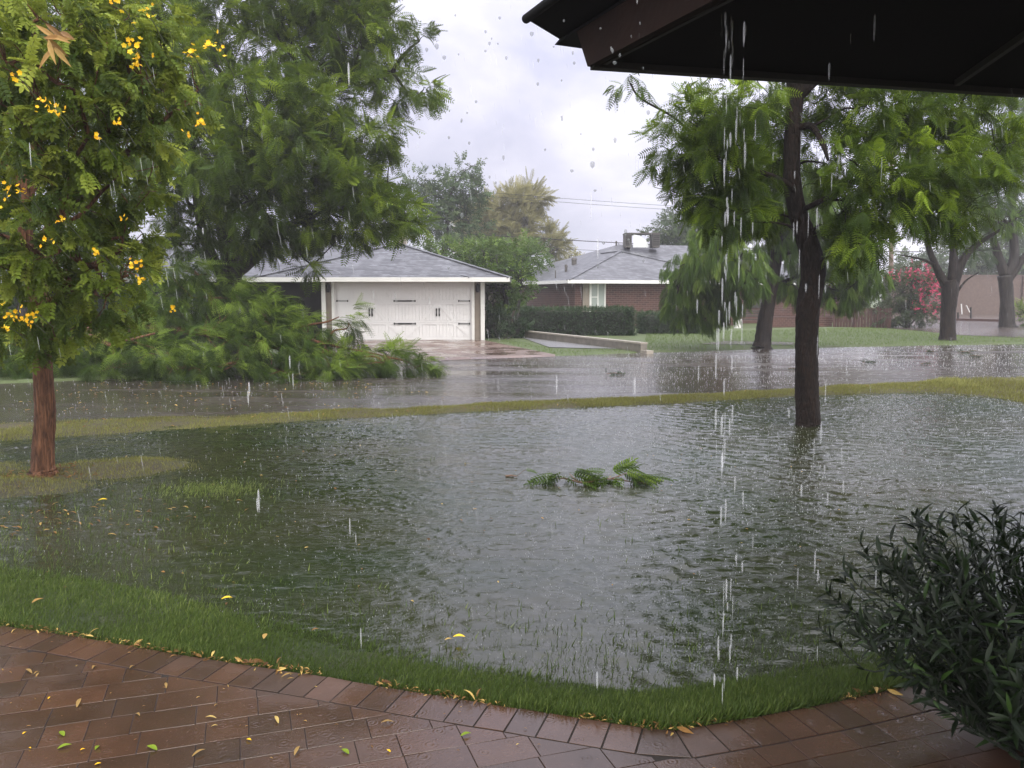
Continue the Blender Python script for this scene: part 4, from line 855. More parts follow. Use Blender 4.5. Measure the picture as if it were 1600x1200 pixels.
# big shade tree over the left yard
bA = G(352, 560, .03); dA = bA[1]
W_ = (.55, -.1, 0)
tree('shade_tree', 'large feathery green tree in the yard left of the garage', bA, [bA, D(352, 500, dA), D(358, 440, dA), D(362, 400, dA), D(350, 340, dA), D(345, 240, dA), D(350, 120, dA)], [.36, .33, .30, .27, .22, .16, .08], 'bark_dark',
     [(480, 250, dA - 3, 90, 60, 2.2), (560, 290, dA - 3, 70, 40, 1.6), (600, 330, dA - 3, 60, 26, 1.2), (540, 345, dA - 2.5, 70, 30, 1.3), (440, 320, dA - 2.5, 80, 60, 2), (380, 260, dA - 3, 80, 70, 2), (400, 170, dA - 3, 90, 60, 2), (500, 170, dA - 3, 70, 44, 1.8), (560, 215, dA - 3, 60, 34, 1.3), (450, 80, dA - 2, 90, 60, 2), (560, 80, dA - 2, 60, 36, 1.6), (610, 130, dA - 2, 40, 26, 1.2), (655, 150, dA - 2, 30, 14, .8), (590, 30, dA - 2, 36, 30, 1.3), (520, 0, dA - 2, 70, 50, 2), (400, -20, dA - 2, 100, 60, 2.2), (300, 100, dA - 2, 80, 80, 2.2), (300, 260, dA - 2, 80, 80, 2), (310, 352, dA - 1.5, 50, 34, 1.2), (412, 372, dA - 1.8, 50, 22, 1), (465, 362, dA - 2, 44, 24, 1), (640, 350, dA - 3, 26, 14, .7), (500, -100, dA - 1, 100, 70, 2.5), (360, -130, dA, 120, 80, 3), (200, 0, dA, 120, 100, 3), (220, 200, dA, 90, 100, 2.5), (560, -30, dA - 1, 60, 40, 1.6), (488, 415, dA - 2, 13, 16, .5), (280, 382, dA - 1, 36, 20, .8), (655, 65, dA - 2, 16, 10, .6)],
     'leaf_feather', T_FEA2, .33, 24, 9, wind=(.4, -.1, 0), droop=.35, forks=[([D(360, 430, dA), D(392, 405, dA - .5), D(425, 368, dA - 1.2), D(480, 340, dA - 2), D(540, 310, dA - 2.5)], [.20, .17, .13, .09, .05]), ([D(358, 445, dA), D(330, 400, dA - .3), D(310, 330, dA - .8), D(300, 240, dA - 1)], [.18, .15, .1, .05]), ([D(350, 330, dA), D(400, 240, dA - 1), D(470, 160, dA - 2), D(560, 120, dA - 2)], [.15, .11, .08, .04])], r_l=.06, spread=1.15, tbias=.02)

bL = G(40, 545, .03)
tree('shade_tree', 'dim tree behind the flowering tree at the left edge', bL, [bL, D(42, 500, bL[1]), D(45, 440, bL[1]), D(40, 330, bL[1]), D(45, 200, bL[1])], [.3, .27, .24, .16, .08], 'bark_dark',
     [(40, 380, 26, 90, 60, 2), (150, 400, 26, 70, 50, 1.8), (-60, 360, 26, 90, 80, 2), (60, 260, 26, 100, 70, 2.2), (170, 280, 26, 70, 60, 2), (-40, 220, 26, 90, 80, 2.2), (80, 140, 26, 100, 70, 2.2), (-30, 80, 26, 100, 80, 2.2), (60, 20, 26, 90, 60, 2), (-180, 200, 26, 100, 140, 2.5)], 'leaf_feather', T_SPR, .42, 14, 8, tbias=-.1, r_l=.07)
# fallen limb
fl = thing('fallen_limb', 'huge fallen leafy limb lying across the yard and street', 'tree limb', G(400, 585, .01))
FB = [(20, 552, 17, 50, 26, .9), (-50, 550, 17, 60, 28, 1), (70, 572, 16.6, 50, 14, .7), (0, 578, 16.4, 50, 12, .7), (285, 425, 18.5, 34, 16, .7), (330, 430, 18.6, 30, 18, .7), (300, 465, 18.2, 60, 28, 1), (370, 470, 18, 50, 30, 1), (400, 490, 17.4, 44, 26, 1), (430, 506, 17.6, 34, 20, .9), (250, 500, 18, 60, 30, 1.1), (180, 530, 17.4, 60, 26, 1), (120, 550, 17, 55, 22, 1), (70, 560, 17, 40, 18, .8), (250, 555, 16.6, 70, 28, 1), (340, 545, 16.6, 70, 34, 1), (420, 545, 16.8, 56, 30, 1), (350, 578, 15.9, 70, 16, .7), (270, 578, 15.9, 60, 14, .7), (480, 520, 17.4, 40, 20, .8), (490, 560, 16.8, 44, 20, .8), (545, 505, 17.3, 16, 20, .35), (560, 560, 17, 44, 16, .8), (610, 562, 17, 40, 16, .8), (650, 575, 17, 34, 9, .6), (530, 580, 16.4, 50, 10, .6), (450, 585, 16.1, 40, 10, .6), (180, 575, 16.4, 60, 14, .8)]
BB = blob_pts(FB)
tw = foliage(fl, M['leaf_fallen'], BB, t_feather(11, .22, .026, .8), .29, 50, 9, wind=(.8, -.25, .2), droop=.3, zmin=.02, spread=.42, lean=.8, shell=.3, tbias=-.06, top_light=.42)  # top fronds tinted brighter to stand for highlights
mb = MB(); st = [D(130, 520, 18), D(220, 515, 17.8), D(320, 520, 17.6), D(420, 540, 17.4), D(520, 555, 17.2), D(600, 568, 17.1)]
mb.tube(st, [.12, .10, .08, .06, .04, .02], 10, sub=8, rough=.08)
s2 = [D(320, 520, 17.6), D(330, 470, 18.2), D(310, 430, 18.5), D(285, 415, 18.5)]; mb.tube(s2, [.06, .05, .035, .02], 8, sub=6, rough=.08)
s3 = [D(130, 530, 17.6), D(145, 525, 16.6), D(175, 540, 16.4), D(200, 532, 16.4), D(242, 521, 16.4)]; mb.tube(s3, [.05, .045, .04, .03, .02], 8, sub=6, rough=.08)
s4 = [D(430, 520, 17.4), D(480, 508, 17.3), D(510, 503, 17.2), D(530, 495, 17.2)]; mb.tube(s4, [.03, .025, .02, .01], 6, sub=6)
s5 = [D(480, 530, 17.3), D(520, 540, 17.1), D(570, 550, 17), D(620, 560, 17)]; mb.tube(s5, [.035, .03, .02, .01], 6, sub=6)
limbs(mb, st + s2 + s3 + s4, [c for c, r in BB], .035, .008, 6); limbs(mb, [c for c, r in BB], tw[rng.permutation(len(tw))[:120]], .012, .004, 5, rough=0)
mb.build('branch', M['bark_red'], fl, smooth=True)

# main trunk on the right
bM = G(1263, 664, .0); dM = bM[1]
tree('shade_tree', 'nearest tall dark trunk standing in the flooded lawn on the right', bM, [bM, D(1261, 600, dM), D(1260, 540, dM), D(1263, 480, dM), D(1271, 425, dM), D(1262, 380, dM), D(1246, 330, dM), D(1237, 270, dM), D(1239, 200, dM), D(1243, 130, dM), D(1240, 40, dM), D(1245, -100, dM)],
     [.146, .142, .138, .142, .148, .128, .110, .104, .100, .100, .09, .06], 'bark_wet',
     [(1085, 200, dM - .3, 52, 48, .8), (1150, 170, dM - 1, 50, 50, .9), (1120, 250, dM - .5, 60, 50, .8), (1160, 280, dM - .5, 42, 44, .7), (1090, 300, dM, 34, 30, .5), (1185, 330, dM + .3, 34, 34, .5), (1130, 330, dM - .4, 40, 30, .6), (1060, 240, dM, 34, 36, .6), (1190, 200, dM + .5, 40, 44, .6), (1338, 170, dM - .2, 54, 44, .7), (1328, 250, dM - .5, 42, 44, .6), (1370, 300, dM - .6, 60, 44, .8), (1318, 330, dM - .4, 32, 40, .5), (1430, 260, dM - .5, 56, 44, .8), (1440, 320, dM - .2, 50, 34, .7), (1500, 270, dM, 50, 36, .8), (1500, 340, dM, 34, 24, .6), (1400, 180, dM, 60, 44, .8), (1340, 385, dM - .6, 34, 34, .5), (1560, 240, dM, 40, 40, .7), (1480, 180, dM + .3, 60, 40, .8),
      (1170, 60, dM, 60, 40, .8), (1250, -20, dM + .3, 110, 70, 1.3), (1400, 60, dM + .3, 100, 70, 1.3), (1240, -120, dM, 100, 80, 1.4), (1350, -140, dM, 120, 90, 1.5), (1290, 150, dM + .6, 44, 44, .4), (1215, 150, dM + .6, 34, 40, .4), (1285, 260, dM + .6, 34, 40, .4), (1215, 250, dM + .6, 30, 40, .4), (985, 130, dM, 14, 22, .2), (1540, 80, dM + .3, 80, 60, 1)],
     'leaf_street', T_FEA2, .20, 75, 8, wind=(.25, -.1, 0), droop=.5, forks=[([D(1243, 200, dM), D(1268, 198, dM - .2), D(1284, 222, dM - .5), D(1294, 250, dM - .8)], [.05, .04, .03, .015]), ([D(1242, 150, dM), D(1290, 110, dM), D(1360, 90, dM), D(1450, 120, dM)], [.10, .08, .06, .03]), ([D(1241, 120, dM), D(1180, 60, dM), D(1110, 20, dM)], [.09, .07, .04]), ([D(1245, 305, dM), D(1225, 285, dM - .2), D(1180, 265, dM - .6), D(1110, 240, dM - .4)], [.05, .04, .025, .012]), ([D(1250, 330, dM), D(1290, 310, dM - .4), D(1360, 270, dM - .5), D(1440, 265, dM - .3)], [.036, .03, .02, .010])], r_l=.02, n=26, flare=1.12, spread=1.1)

# flowering tree, left foreground
bF = G(67, 738, .05); dF = bF[1]
t = thing('flowering_tree', 'yellow-flowering tree with reddish trunk on the left lawn', 'tree', bF)
FTB = blob_pts([(60, 480, dF - .5, 90, 60, .7), (150, 460, dF - .7, 70, 46, .6), (30, 520, dF - .3, 54, 30, .5), (200, 430, dF - .6, 40, 30, .4), (110, 400, dF - .8, 100, 50, .8), (20, 380, dF - .8, 90, 60, .8), (90, 320, dF - 1, 100, 50, .9), (170, 290, dF - .9, 64, 36, .7), (60, 240, dF - 1.2, 120, 60, .9), (170, 210, dF - 1.2, 80, 56, .8), (240, 185, dF - 1, 56, 46, .6), (220, 120, dF - 1.2, 84, 50, .8), (90, 130, dF - 1.5, 110, 60, .9), (10, 100, dF - 1.5, 80, 80, .9), (160, 50, dF - 1.3, 84, 50, .8), (60, 30, dF - 1.5, 110, 50, .9), (250, 70, dF - 1, 44, 36, .5), (0, 0, dF - 1, 120, 70, 1), (150, -40, dF - .5, 100, 60, 1), (50, -150, dF, 150, 110, 1.3), (-80, 100, dF, 120, 150, 1.2), (-90, 350, dF, 100, 150, 1), (190, 370, dF - .5, 36, 26, .4), (100, 530, dF - .5, 40, 20, .4)])
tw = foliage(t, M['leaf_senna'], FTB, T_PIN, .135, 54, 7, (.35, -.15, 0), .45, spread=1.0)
trunk(t, [bF, D(68, 690, dF), D(70, 640, dF), D(68, 590, dF), D(65, 540, dF), D(60, 470, dF), D(40, 380, dF), D(50, 250, dF), D(60, 120, dF)], [.096, .090, .086, .080, .078, .07, .06, .045, .03], M['bark_red'], n=26, forks=[([D(62, 520, dF), D(110, 440, dF - .4), D(190, 390, dF - .7)], [.05, .035, .015]), ([D(45, 400, dF), D(120, 310, dF - .6), D(220, 220, dF - 1), D(310, 140, dF - 1)], [.05, .04, .02, .006]), ([D(50, 300, dF), D(-60, 200, dF), D(-120, 80, dF)], [.05, .04, .02])], targets=[c for c, r in FTB], r_l=.02, twigs=tw[rng.permutation(len(tw))[:200]], r_t=.006, flare=1.3)
def t_petal():
    V = []; Fq = []
    for k in range(5):
        a = k * 2 * math.pi / 5; b = len(V); d = np.array((math.cos(a), math.sin(a), .45)); r = np.array((-math.sin(a), math.cos(a), 0)); V += [(0, 0, 0), tuple(d*.6 + r*.42), tuple(d), tuple(d*.6 - r*.42)]; Fq.append((b, b+1, b+2, b+3))
    return np.array(V), [np.array(Fq)]
T_PET = t_petal()
for (px, py, dd, n_, sp) in ((208, 70, 1.9, 9, 10), (215, 98, 1.9, 6, 7), (298, 82, 1.6, 8, 10), (330, 72, 1.6, 7, 10), (345, 80, 1.6, 3, 8), (70, 162, 2, 9, 12), (85, 172, 2, 6, 7), (182, 190, 1.9, 4, 6), (310, 190, 1.6, 7, 9), (294, 210, 1.6, 3, 4), (228, 20, 1.9, 6, 8), (185, 5, 1.9, 6, 12), (12, 302, 1.8, 8, 14), (30, 300, 1.8, 3, 5), (95, 345, 1.7, 4, 5), (198, 340, 1.5, 3, 5), (75, 376, 1.7, 4, 6), (212, 412, 1.2, 8, 9), (220, 440, 1.2, 4, 5), (152, 396, 1.2, 4, 5), (15, 488, 1.4, 8, 12), (38, 500, 1.4, 10, 12), (50, 490, 1.4, 5, 6), (8, 512, 1.4, 5, 5), (272, 483, .7, 4, 4), (20, 115, 2.2, 3, 8), (150, 212, 2, 3, 8)):
    c = D(px, py, dF - dd - .25); P = c + rng.normal(size=(n_, 3)) * sp / F * c[1] * .6; P = np.vstack([P, c + rng.normal(size=(n_ // 2, 3)) * sp / F * c[1]]); n_ = len(P); mb = MB()
    scatter(mb, T_PET[0], T_PET[1], P, rng.normal(size=P.shape), rng.normal(size=P.shape) + (0, -1, .5), .017 * rng.uniform(.6, 1.1, n_), rng.uniform(0, 1, n_))
    mb.tube([c + (0, .25, -.1), c + (0, .1, -.02), c], [.004, .003, .002], 5, mat=1); mb.build('flower_cluster', [M['flower_yellow'], M['twig_green']], t)
m = MB(); c = D(80, 55, dF - 2.8)
scatter(m, T_LAN[0], T_LAN[1], np.repeat(c[None], 9, 0) + rng.normal(size=(9, 3)) * .03, rng.normal(size=(9, 3)) * (1, .4, .5) + (.2, -.3, -.6), np.tile((0, -1, .3), (9, 1)), .14, rng.uniform(.2, .8, 9)); m.build('dry_pods', M['leaf_dry'], t)

# ------------------------------------------------------------------ oleander-like shrub, right foreground
ns = thing('leafy_shrub', 'dark narrow-leaved shrub in the near right corner', 'shrub', (2.0, 2.75, .03))
st = MB(); lf = MB(); LO, LD, LU, LT = [], [], [], []
for k in range(290):
    a = rng.uniform(0, 2 * math.pi); r0 = rng.uniform(0, .16); b0 = np.array((1.93 + r0 * math.cos(a), 2.72 + r0 * math.sin(a), .02))
    rr = rng.uniform(.12, .98) ** .6 * .78; hh = (.96 - .42 * (rr / .78) ** 2.2) * rng.uniform(.72, 1.02); tip = b0 + np.array((rr * math.cos(a), rr * math.sin(a) * .8, hh)); mid = b0 + (tip - b0) * .45 + np.array((rr * .12 * math.cos(a), rr * .12 * math.sin(a), .05)) + rng.normal(size=3) * .03
    P = [b0, mid, b0 + (tip - b0) * .75 + rng.normal(size=3) * .02, tip]; st.tube(P, [.006, .0045, .003, .0015], 5, sub=3)
    Pn = np.array(P); nl = int(rng.integers(22, 34))
    for i in range(nl):
        tt = 1 - (rng.uniform(0, 1) ** 1.2) * .85; q = tt * 3; i0 = min(int(q), 2); p = Pn[i0] + (Pn[i0+1] - Pn[i0]) * (q - i0); ax = unit(Pn[i0+1] - Pn[i0]); si = unit(np.cross(ax, rng.normal(size=3)))
        LO.append(p); LD.append(ax * rng.uniform(.5, 1.0) + si * rng.uniform(.5, 1.0)); LU.append(ax * .8 - si * .5 + rng.normal(size=3) * .25); LT.append(rng.choice([rng.uniform(0, .6), rng.uniform(.5, 1)], p=[.9, .1]))
    # side sprig
LO, LD, LU = map(np.array, (LO, LD, LU)); scatter(lf, T_LAN[0], T_LAN[1], LO, LD, LU, rng.uniform(.04, .088, len(LO)), np.array(LT))
st.build('stems', M['hedge_core'], ns); lf.build('foliage', M['leaf_lance'], ns, smooth=True)

# ------------------------------------------------------------------ floating branch and debris
fb_ = thing('floating_branch', 'broken leafy green branch floating on the flooded lawn', 'branch', G(940, 752, 0))
mb = MB(); stem = MB(); c = G(940, 756, 0); k = c[1] / F
def P_(px, py): return np.array((c[0] + (px - 940) * k, c[1] + rng.normal() * .05, max(.0, (756 - py) * k * .6)))
stem.tube([P_(850, 750), P_(880, 745), P_(910, 748), P_(950, 742), P_(985, 748), P_(1010, 752)], [.004, .006, .007, .007, .005, .003], 6, sub=4)
stem.tube([P_(905, 748), P_(895, 735), P_(888, 725)], [.005, .004, .003], 6, sub=3); stem.tube([P_(950, 742), P_(970, 730), P_(985, 728)], [.005, .004, .003], 6, sub=3)
O_, Dd = [], []
for (px, py, dx, dz, n_) in ((895, 722, 1, .1, 3), (880, 728, -.6, -.6, 3), (868, 742, -1, -.3, 4), (885, 738, .8, -.3, 4), (905, 742, .9, -.1, 4), (925, 748, -.5, -.3, 3), (915, 750, .7, -.3, 3), (950, 735, -1, -.2, 4), (955, 730, .7, .2, 4), (975, 728, 1, -.3, 5), (965, 740, -.3, -.6, 5), (990, 742, .9, -.2, 4), (1005, 745, 1, .0, 3), (985, 735, .6, -.7, 4), (945, 745, -.2, -.8, 4), (995, 750, .8, -.3, 3)):
    for _ in range(n_): O_.append(P_(px + rng.normal() * 4, py + rng.normal() * 3) + (0, 0, .012)); Dd.append((dx + rng.normal() * .2, rng.normal() * .6, dz + rng.normal() * .25 + .12))
scatter(mb, T_PIN9[0], T_PIN9[1], np.array(O_), np.array(Dd), rng.normal(size=(len(O_), 3)) * .35 + (0, -.3, 1), .27 * rng.uniform(.65, 1.05, len(O_)), np.clip(.34 + .2 * rng.normal(size=len(O_)), 0, 1))
mb.build('leaves', M['leaf_street'], fb_); stem.build('stem', M['twig'], fb_)
fs = thing('floating_twig', 'small dry twig with one leaf beside the floating branch', 'twig', G(805, 743, 0)); m = MB(); a = G(790, 744, .008); b = G(808, 744, .01); e_ = D(820, 734, a[1])
m.tube([a, (a + b) / 2 + (0, 0, .006), b], [.009, .008, .004], 6); m.tube([b, e_], [.002, .0015], 5); m.build('stem', M['twig'], fs); m = MB()
scatter(m, T_PIN9[0], T_PIN9[1], np.array([e_]), np.array([(1, .2, .05)]), np.array([(0, -.6, 1)]), .11, .5); m.build('leaf', M['leaf_street'], fs)
# single leaves one can point to
def leaf_shape(w=.45, curl=.25, n=5):
    V = []; 
    for i in range(n + 1):
        y = i / n; ww = w * math.sin(math.pi * min(.97, max(.04, y)) ** .8) * .5; z = curl * math.sin(y * 2.4) * .35; V += [(-ww, y, z + ww * .5), (0, y, z), (ww, y, z + ww * .5)]
    Fq = [(3*i + j, 3*i + j + 1, 3*i + j + 4, 3*i + j + 3) for i in range(n) for j in (0, 1)]; return np.array(V), [np.array(Fq)]
T_LF = leaf_shape(); T_LF2 = leaf_shape(.28, .5)
def one_leaf(px, py, z, s, ang, mat, tint, label, group=None, tm=None):
    p = G(px, py, z); mb = MB(); scatter(mb, *(tm or T_LF), np.array([p]), np.array([(math.cos(ang), math.sin(ang), .03)]), np.array([(0, 0, 1.0)]), s, tint)
    return tag(mb.build('fallen_leaf', mat, None, True, loc=tuple(p)), label, 'leaf', group)
one_leaf(346, 936, .055, .055, .2, M['flower_yellow'], .9, 'pale yellow leaf lying on the near lawn, left')
one_leaf(708, 995, .03, .06, -.2, M['flower_yellow'], 1.0, 'yellow-green leaf in the shallow grass, left of centre')
one_leaf(50, 942, .06, .06, 1, M['leaf_dry'], .6, 'tan leaf on the lawn at the far left')
one_leaf(412, 998, .06, .05, 1.6, M['leaf_dry'], .7, 'upright brown leaf on the lawn edge')
one_leaf(487, 985, .05, .035, .4, M['leaf_dry'], .3, 'small reddish leaf on the lawn, centre left')
one_leaf(153, 782, .02, .07, .2, M['flower_yellow'], .9, 'bright yellow leaf floating near the left tree')
one_leaf(695, 1000, .02, .035, .3, M['leaf_dry'], .8, 'small pinkish leaf beside the yellow-green leaf')
GP = 'leaves scattered on the wet pavers'
for (px, py, s, k_) in ((150, 962+78, .06, 1), (210, 1040, .05, 1), (120, 1105, .07, 1), (435, 1130, .06, 2), (338, 1122, .05, 2), (245, 1172, .06, 0), (212, 1115, .05, 1), (460, 1180, .06, 1), (300, 1182, .06, 1), (545, 1178, .05, 0), (615, 1128, .06, 1), (100, 1150, .05, 0), (90, 1170, .055, 0), (155, 1165, .04, 0), (75, 1092, .02, 3), (35, 1147, .02, 3), (148, 1195, .025, 3), (385, 1155, .03, 3), (125, 1172, .02, 3), (610, 1175, .025, 3), (45, 1168, .018, 3), (340, 1100, .03, 1), (440, 1058, .06, 1), (260, 1075, .05, 1), (720, 1150, .05, 0), (50, 1052, .06, 1), (62, 1049, .05, 1), (56, 1058, .04, 1), (330, 1135, .03, 2), (460, 1012+48, .04, 1)):
    kind = (('leaf_hedge', .9, 'small green leaf flat on the brick pavers', 'green leaves on the pavers'), ('leaf_tan', .6, 'curled tan dry leaf on the brick pavers', 'tan leaves on the pavers'), ('leaf_tan', 1.0, 'pale yellow narrow leaf on the brick pavers', 'yellow leaves on the pavers'), ('flower_yellow', .6, 'tiny bright yellow petal on the brick pavers', 'yellow petals on the pavers'))[k_]
    one_leaf(px, py, PZ + .004, s * .8, rng.uniform(0, 6), M[kind[0]] if k_ else M['leaf_street'], kind[1], kind[2], kind[3], T_LF2 if k_ in (1, 2) else None)
# clods and twigs lying in the street
for (px, py, s, lab) in ((960, 585, .20, 'flat twig clump lying on the street left of centre'), (1452, 550, .16, 'leftmost dark clod on the wet right street'), (1507, 551, .22, 'largest dark clod on the wet right street'), (1520, 549, .12, 'small dark clod touching the largest clod'), (1523, 557, .18, 'dark clod nearest the berm on the right street'), (1446, 569, .14, 'flattened dark debris on the street behind the main trunk'), (1358, 567, .20, 'long dark debris right of the main trunk'), (1237, 577, .10, 'dark debris beside the main trunk, street side')):
    p = G(px, py, .02); mb = MB(); n_ = 26; O_ = p + rng.normal(size=(n_, 3)) * (s * .4, s * .25, s * .06) + (0, 0, s * .1)
    scatter(mb, *T_SPR, O_, rng.normal(size=(n_, 3)) * (1, 1, .4), rng.normal(size=(n_, 3)) + (0, 0, 1), s * .55, rng.uniform(0, .5, n_)); mb.tube([p + (-s * .8, 0, .01), p + (0, .02, .03), p + (s * .7, -.03, .01)], .008, 5, mat=1)
    tag(mb.build('street_debris', [M['leaf_hedge'], M['twig']], None, loc=tuple(p)), lab, 'debris', 'storm debris on the street')
bk = G(1152, 513, .03); m = MB(); m.tube([bk, bk + (0, 0, .02), bk + (0, 0, .42), bk + (0, 0, .44)], [.17, .17, .20, .21], 14, cap=True); m.tube([bk + (0, -.21, .38), bk + (0, -.23, .3), bk + (0, -.21, .22)], .008, 5); tag(m.build('bucket', M['white_trim'], None, True, loc=tuple(bk)), 'white bucket on the lawn before the brick house', 'bucket')
bn = G(1172, 512, .03); be = thing('garden_bench', 'dark slatted bench in the shade of the brick house', 'bench', bn)
x, y, z = bn
m = MB(); [m.box((x - .7, y + .1 * k_, .42), (x + .7, y + .1 * k_ + .07, .45)) for k_ in range(4)]; m.build('seat', M['dark_wall'], be)
m = MB(); [m.box((x - .7, y + .42, .55 + .12 * k_), (x + .7, y + .45, .63 + .12 * k_)) for k_ in range(3)]; m.build('backrest', M['dark_wall'], be)
for sx in (-.62, .58):
    for sy, top_ in ((0.0, .42), (.39, .92)): m = MB(); m.box((x + sx, y + sy, 0), (x + sx + .05, y + sy + .03, top_)); m.build('leg', M['dark_wall'], be)

# ------------------------------------------------------------------ grass
def t_blade():
    V = [(-.05, 0, 0), (.05, 0, 0), (-.035, .55, -.06), (.035, .55, -.06), (0, 1, -.25)]; return np.array(V), [np.array([(0, 1, 3, 2)]), np.array([(2, 3, 4)])]
T_BL = t_blade()
def grass(name, label, mat, x, y, size, tint, bias=(0, 0, 0), z=None):
    z = hgt(x, y) - .006 if z is None else z; n = len(x); O_ = np.stack([x, y, z], -1); D_ = rng.normal(size=(n, 3)) * .33 + (0, 0, 1) + np.array(bias); mb = MB()
    scatter(mb, *T_BL, O_, D_, rng.normal(size=(n, 3)), size, tint); return tag(mb.build(name, mat), label, 'grass', None, 'stuff')
n = 210000; x = rng.uniform(-5.6, 3.2, n); y = rng.uniform(2.9, 8.8, n); x2_ = rng.uniform(-5.0, 2.8, 150000); x = np.concatenate([x, x2_]); y = np.concatenate([y, yp(x2_) + rng.uniform(0, 1, 150000) ** 1.2 * (.42 + .42 * sm(.3, -3, x2_))]); n = len(x); p_ = yp(x); q = y - p_; hz = hgt(x, y)
keep = (q > .004) & (x / y > -1.15) & (x / y < .8) & (hz > -.060 + .02 * rng.uniform(-1, 1, n)) & (rng.uniform(0, 1, n) < np.clip(1.0 - q * .55 * (1 - .5 * sm(-.8, -2.6, x)), .10, 1) * (1 - .45 * sm(0, -.04, hz))) & (isle(x, y) < .35)
keep &= (wob(x * 1.7, y * 1.7) + rng.normal(size=n) * .5 > -.9 + sm(.4, 1.8, q) * 1.0)
x, y = x[keep], y[keep]; q = q[keep]; hk = hz[keep]
cl_ = wob(x * 2.3 + 5, y * 2.3)
grass('lawn_grass', 'green lawn grass between the pavers and the flood water', M['grass_near'], x, y, np.where(hk < -.004, -hk * 1.15 + .014 + rng.uniform(0, 1, len(x)) ** 2 * .038, rng.uniform(.018, .046, len(x)) * (1 + .3 * cl_) * (1 + .5 * np.exp(-q / .10))), np.clip(.42 + .2 * rng.normal(size=len(x)) + .16 * cl_, 0, 1), (.25, .1, 0))
n = 70000; x = rng.uniform(-6.5, -2, n); y = rng.uniform(5.8, 9, n); k_ = isle(x, y) > rng.uniform(.22, .6, n); x, y = x[k_], y[k_]
grass('dry_grass', 'brownish grass on the small rise around the left tree', M['grass_dry'], x, y, rng.uniform(.02, .045, len(x)), np.clip(.35 + .25 * rng.normal(size=len(x)), 0, 1))
n = 150000; x = rng.uniform(-9, 14, n); a, b = yn(x), yf(x); y = a + (b - a) * (rng.uniform(-.04, 1.04, n)); k_ = (x / y > -.75) & (x / y < .75); x, y = x[k_], y[k_]
tuft = np.exp(-((x - G(1560, 610)[0]) / 1.0) ** 2)
grass('verge_grass', 'yellow-green grass on the narrow rise between lawn and street', M['grass_dry'], x, y, rng.uniform(.022, .052, len(x)) * (1 + .35 * wob(x * 3, y * 3)) * (1 + 1.3 * tuft), np.clip(.42 + .2 * rng.normal(size=len(x)) + .14 * wob(x * 2, y * 2), 0, 1), (.2, 0, 0))
n = 1500; c_ = G(325, 765); x = c_[0] + rng.normal(size=n) * .26; y = c_[1] + rng.normal(size=n) * .16
grass('grass_tuft', 'sparse grass tips poking out of the flood water right of the left tree', M['grass_near'], x, y, rng.uniform(.012, .05, n), rng.uniform(.5, 1, n), (.3, 0, 0), z=np.full(n, -.002))
# far lawns
def in_poly(x, y, P):
    ins = np.zeros(len(x), bool); j = len(P) - 1
    for i in range(len(P)):
        c_ = ((P[i][1] > y) != (P[j][1] > y)) & (x < (P[j][0] - P[i][0]) * (y - P[i][1]) / (P[j][1] - P[i][1] + 1e-12) + P[i][0]); ins ^= c_; j = i
    return ins
n = 260000; x = rng.uniform(-14, 38, n); y = rng.uniform(19, 48, n)
k_ = np.zeros(n, bool)
for Pq in ([G(a, b)[:2] for a, b in ((985, 546), (1010, 552), (1200, 545), (1600, 537), (1700, 536), (1640, 530), (1500, 526), (1440, 519), (1360, 513), (1010, 522), (1008, 535))], [G(a, b)[:2] for a, b in ((770, 533), (868, 557), (1000, 551), (985, 546), (880, 549), (835, 541), (800, 533))]): k_ |= in_poly(x, y, Pq)
x, y = x[k_], y[k_]; grass('far_lawn_grass', 'green wet lawn in front of the brick house', M['grass_far'], x, y, rng.uniform(.05, .09, len(x)), np.clip(.45 + .2 * rng.normal(size=len(x)) + .1 * wob(x, y), 0, 1))
# leaf litter caught along the edge of the pavers, and floating on the water
mb = MB(); Oe = resample(pl[:, :2], .006); n = 1500; i_ = rng.integers(0, len(Oe) - 1, n); P = Oe[i_] + rng.normal(size=(n, 2)) * .014; kk = (P[:, 0] > -3.6) & (P[:, 0] < 1.6) & (wob(P[:, 0] * 3, P[:, 1] * 3) > -.4); P = P[kk]; n = len(P)
O_ = np.column_stack([P, np.full(n, PZ + .006) + rng.uniform(0, .01, n)]); scatter(mb, *T_LF2, O_, rng.normal(size=(n, 3)) * (1, 1, .25), rng.normal(size=(n, 3)) * .5 + (0, 0, 1), np.exp(rng.normal(-4.1, .5, n)), np.clip(rng.uniform(0, 1, n) ** 1.4, 0, 1))
n = 160; x = rng.uniform(-4.5, 3, n); y = rng.uniform(4, 9, n); scatter(mb, *T_LF, np.stack([x, y, np.maximum(hgt(x, y) + .03, .004)], -1), rng.normal(size=(n, 3)) * (1, 1, .1), rng.normal(size=(n, 3)) * .3 + (0, 0, 1), rng.uniform(.01, .03, n), rng.uniform(0, 1, n))
n = 200; x = rng.uniform(-4, 1.5, n); y = rng.uniform(2.6, 4, n); k_ = y < yp(x) - .02; x, y = x[k_], y[k_]; n = len(x); scatter(mb, *T_LF2, np.stack([x, y, np.full(n, PZ + .003)], -1), rng.normal(size=(n, 3)) * (1, 1, .05), rng.normal(size=(n, 3)) * .2 + (0, 0, 1), rng.uniform(.006, .018, n), rng.uniform(0, 1, n))
n = 420; x = rng.uniform(-8, 9, n); y = yn(x) + (yf(x) - yn(x)) * rng.uniform(.1, .9, n); scatter(mb, *T_LF2, np.stack([x, y, hgt(x, y) + .02], -1), rng.normal(size=(n, 3)) * (1, 1, .2), rng.normal(size=(n, 3)) * .3 + (0, 0, 1), rng.uniform(.015, .05, n), rng.uniform(0, .7, n))
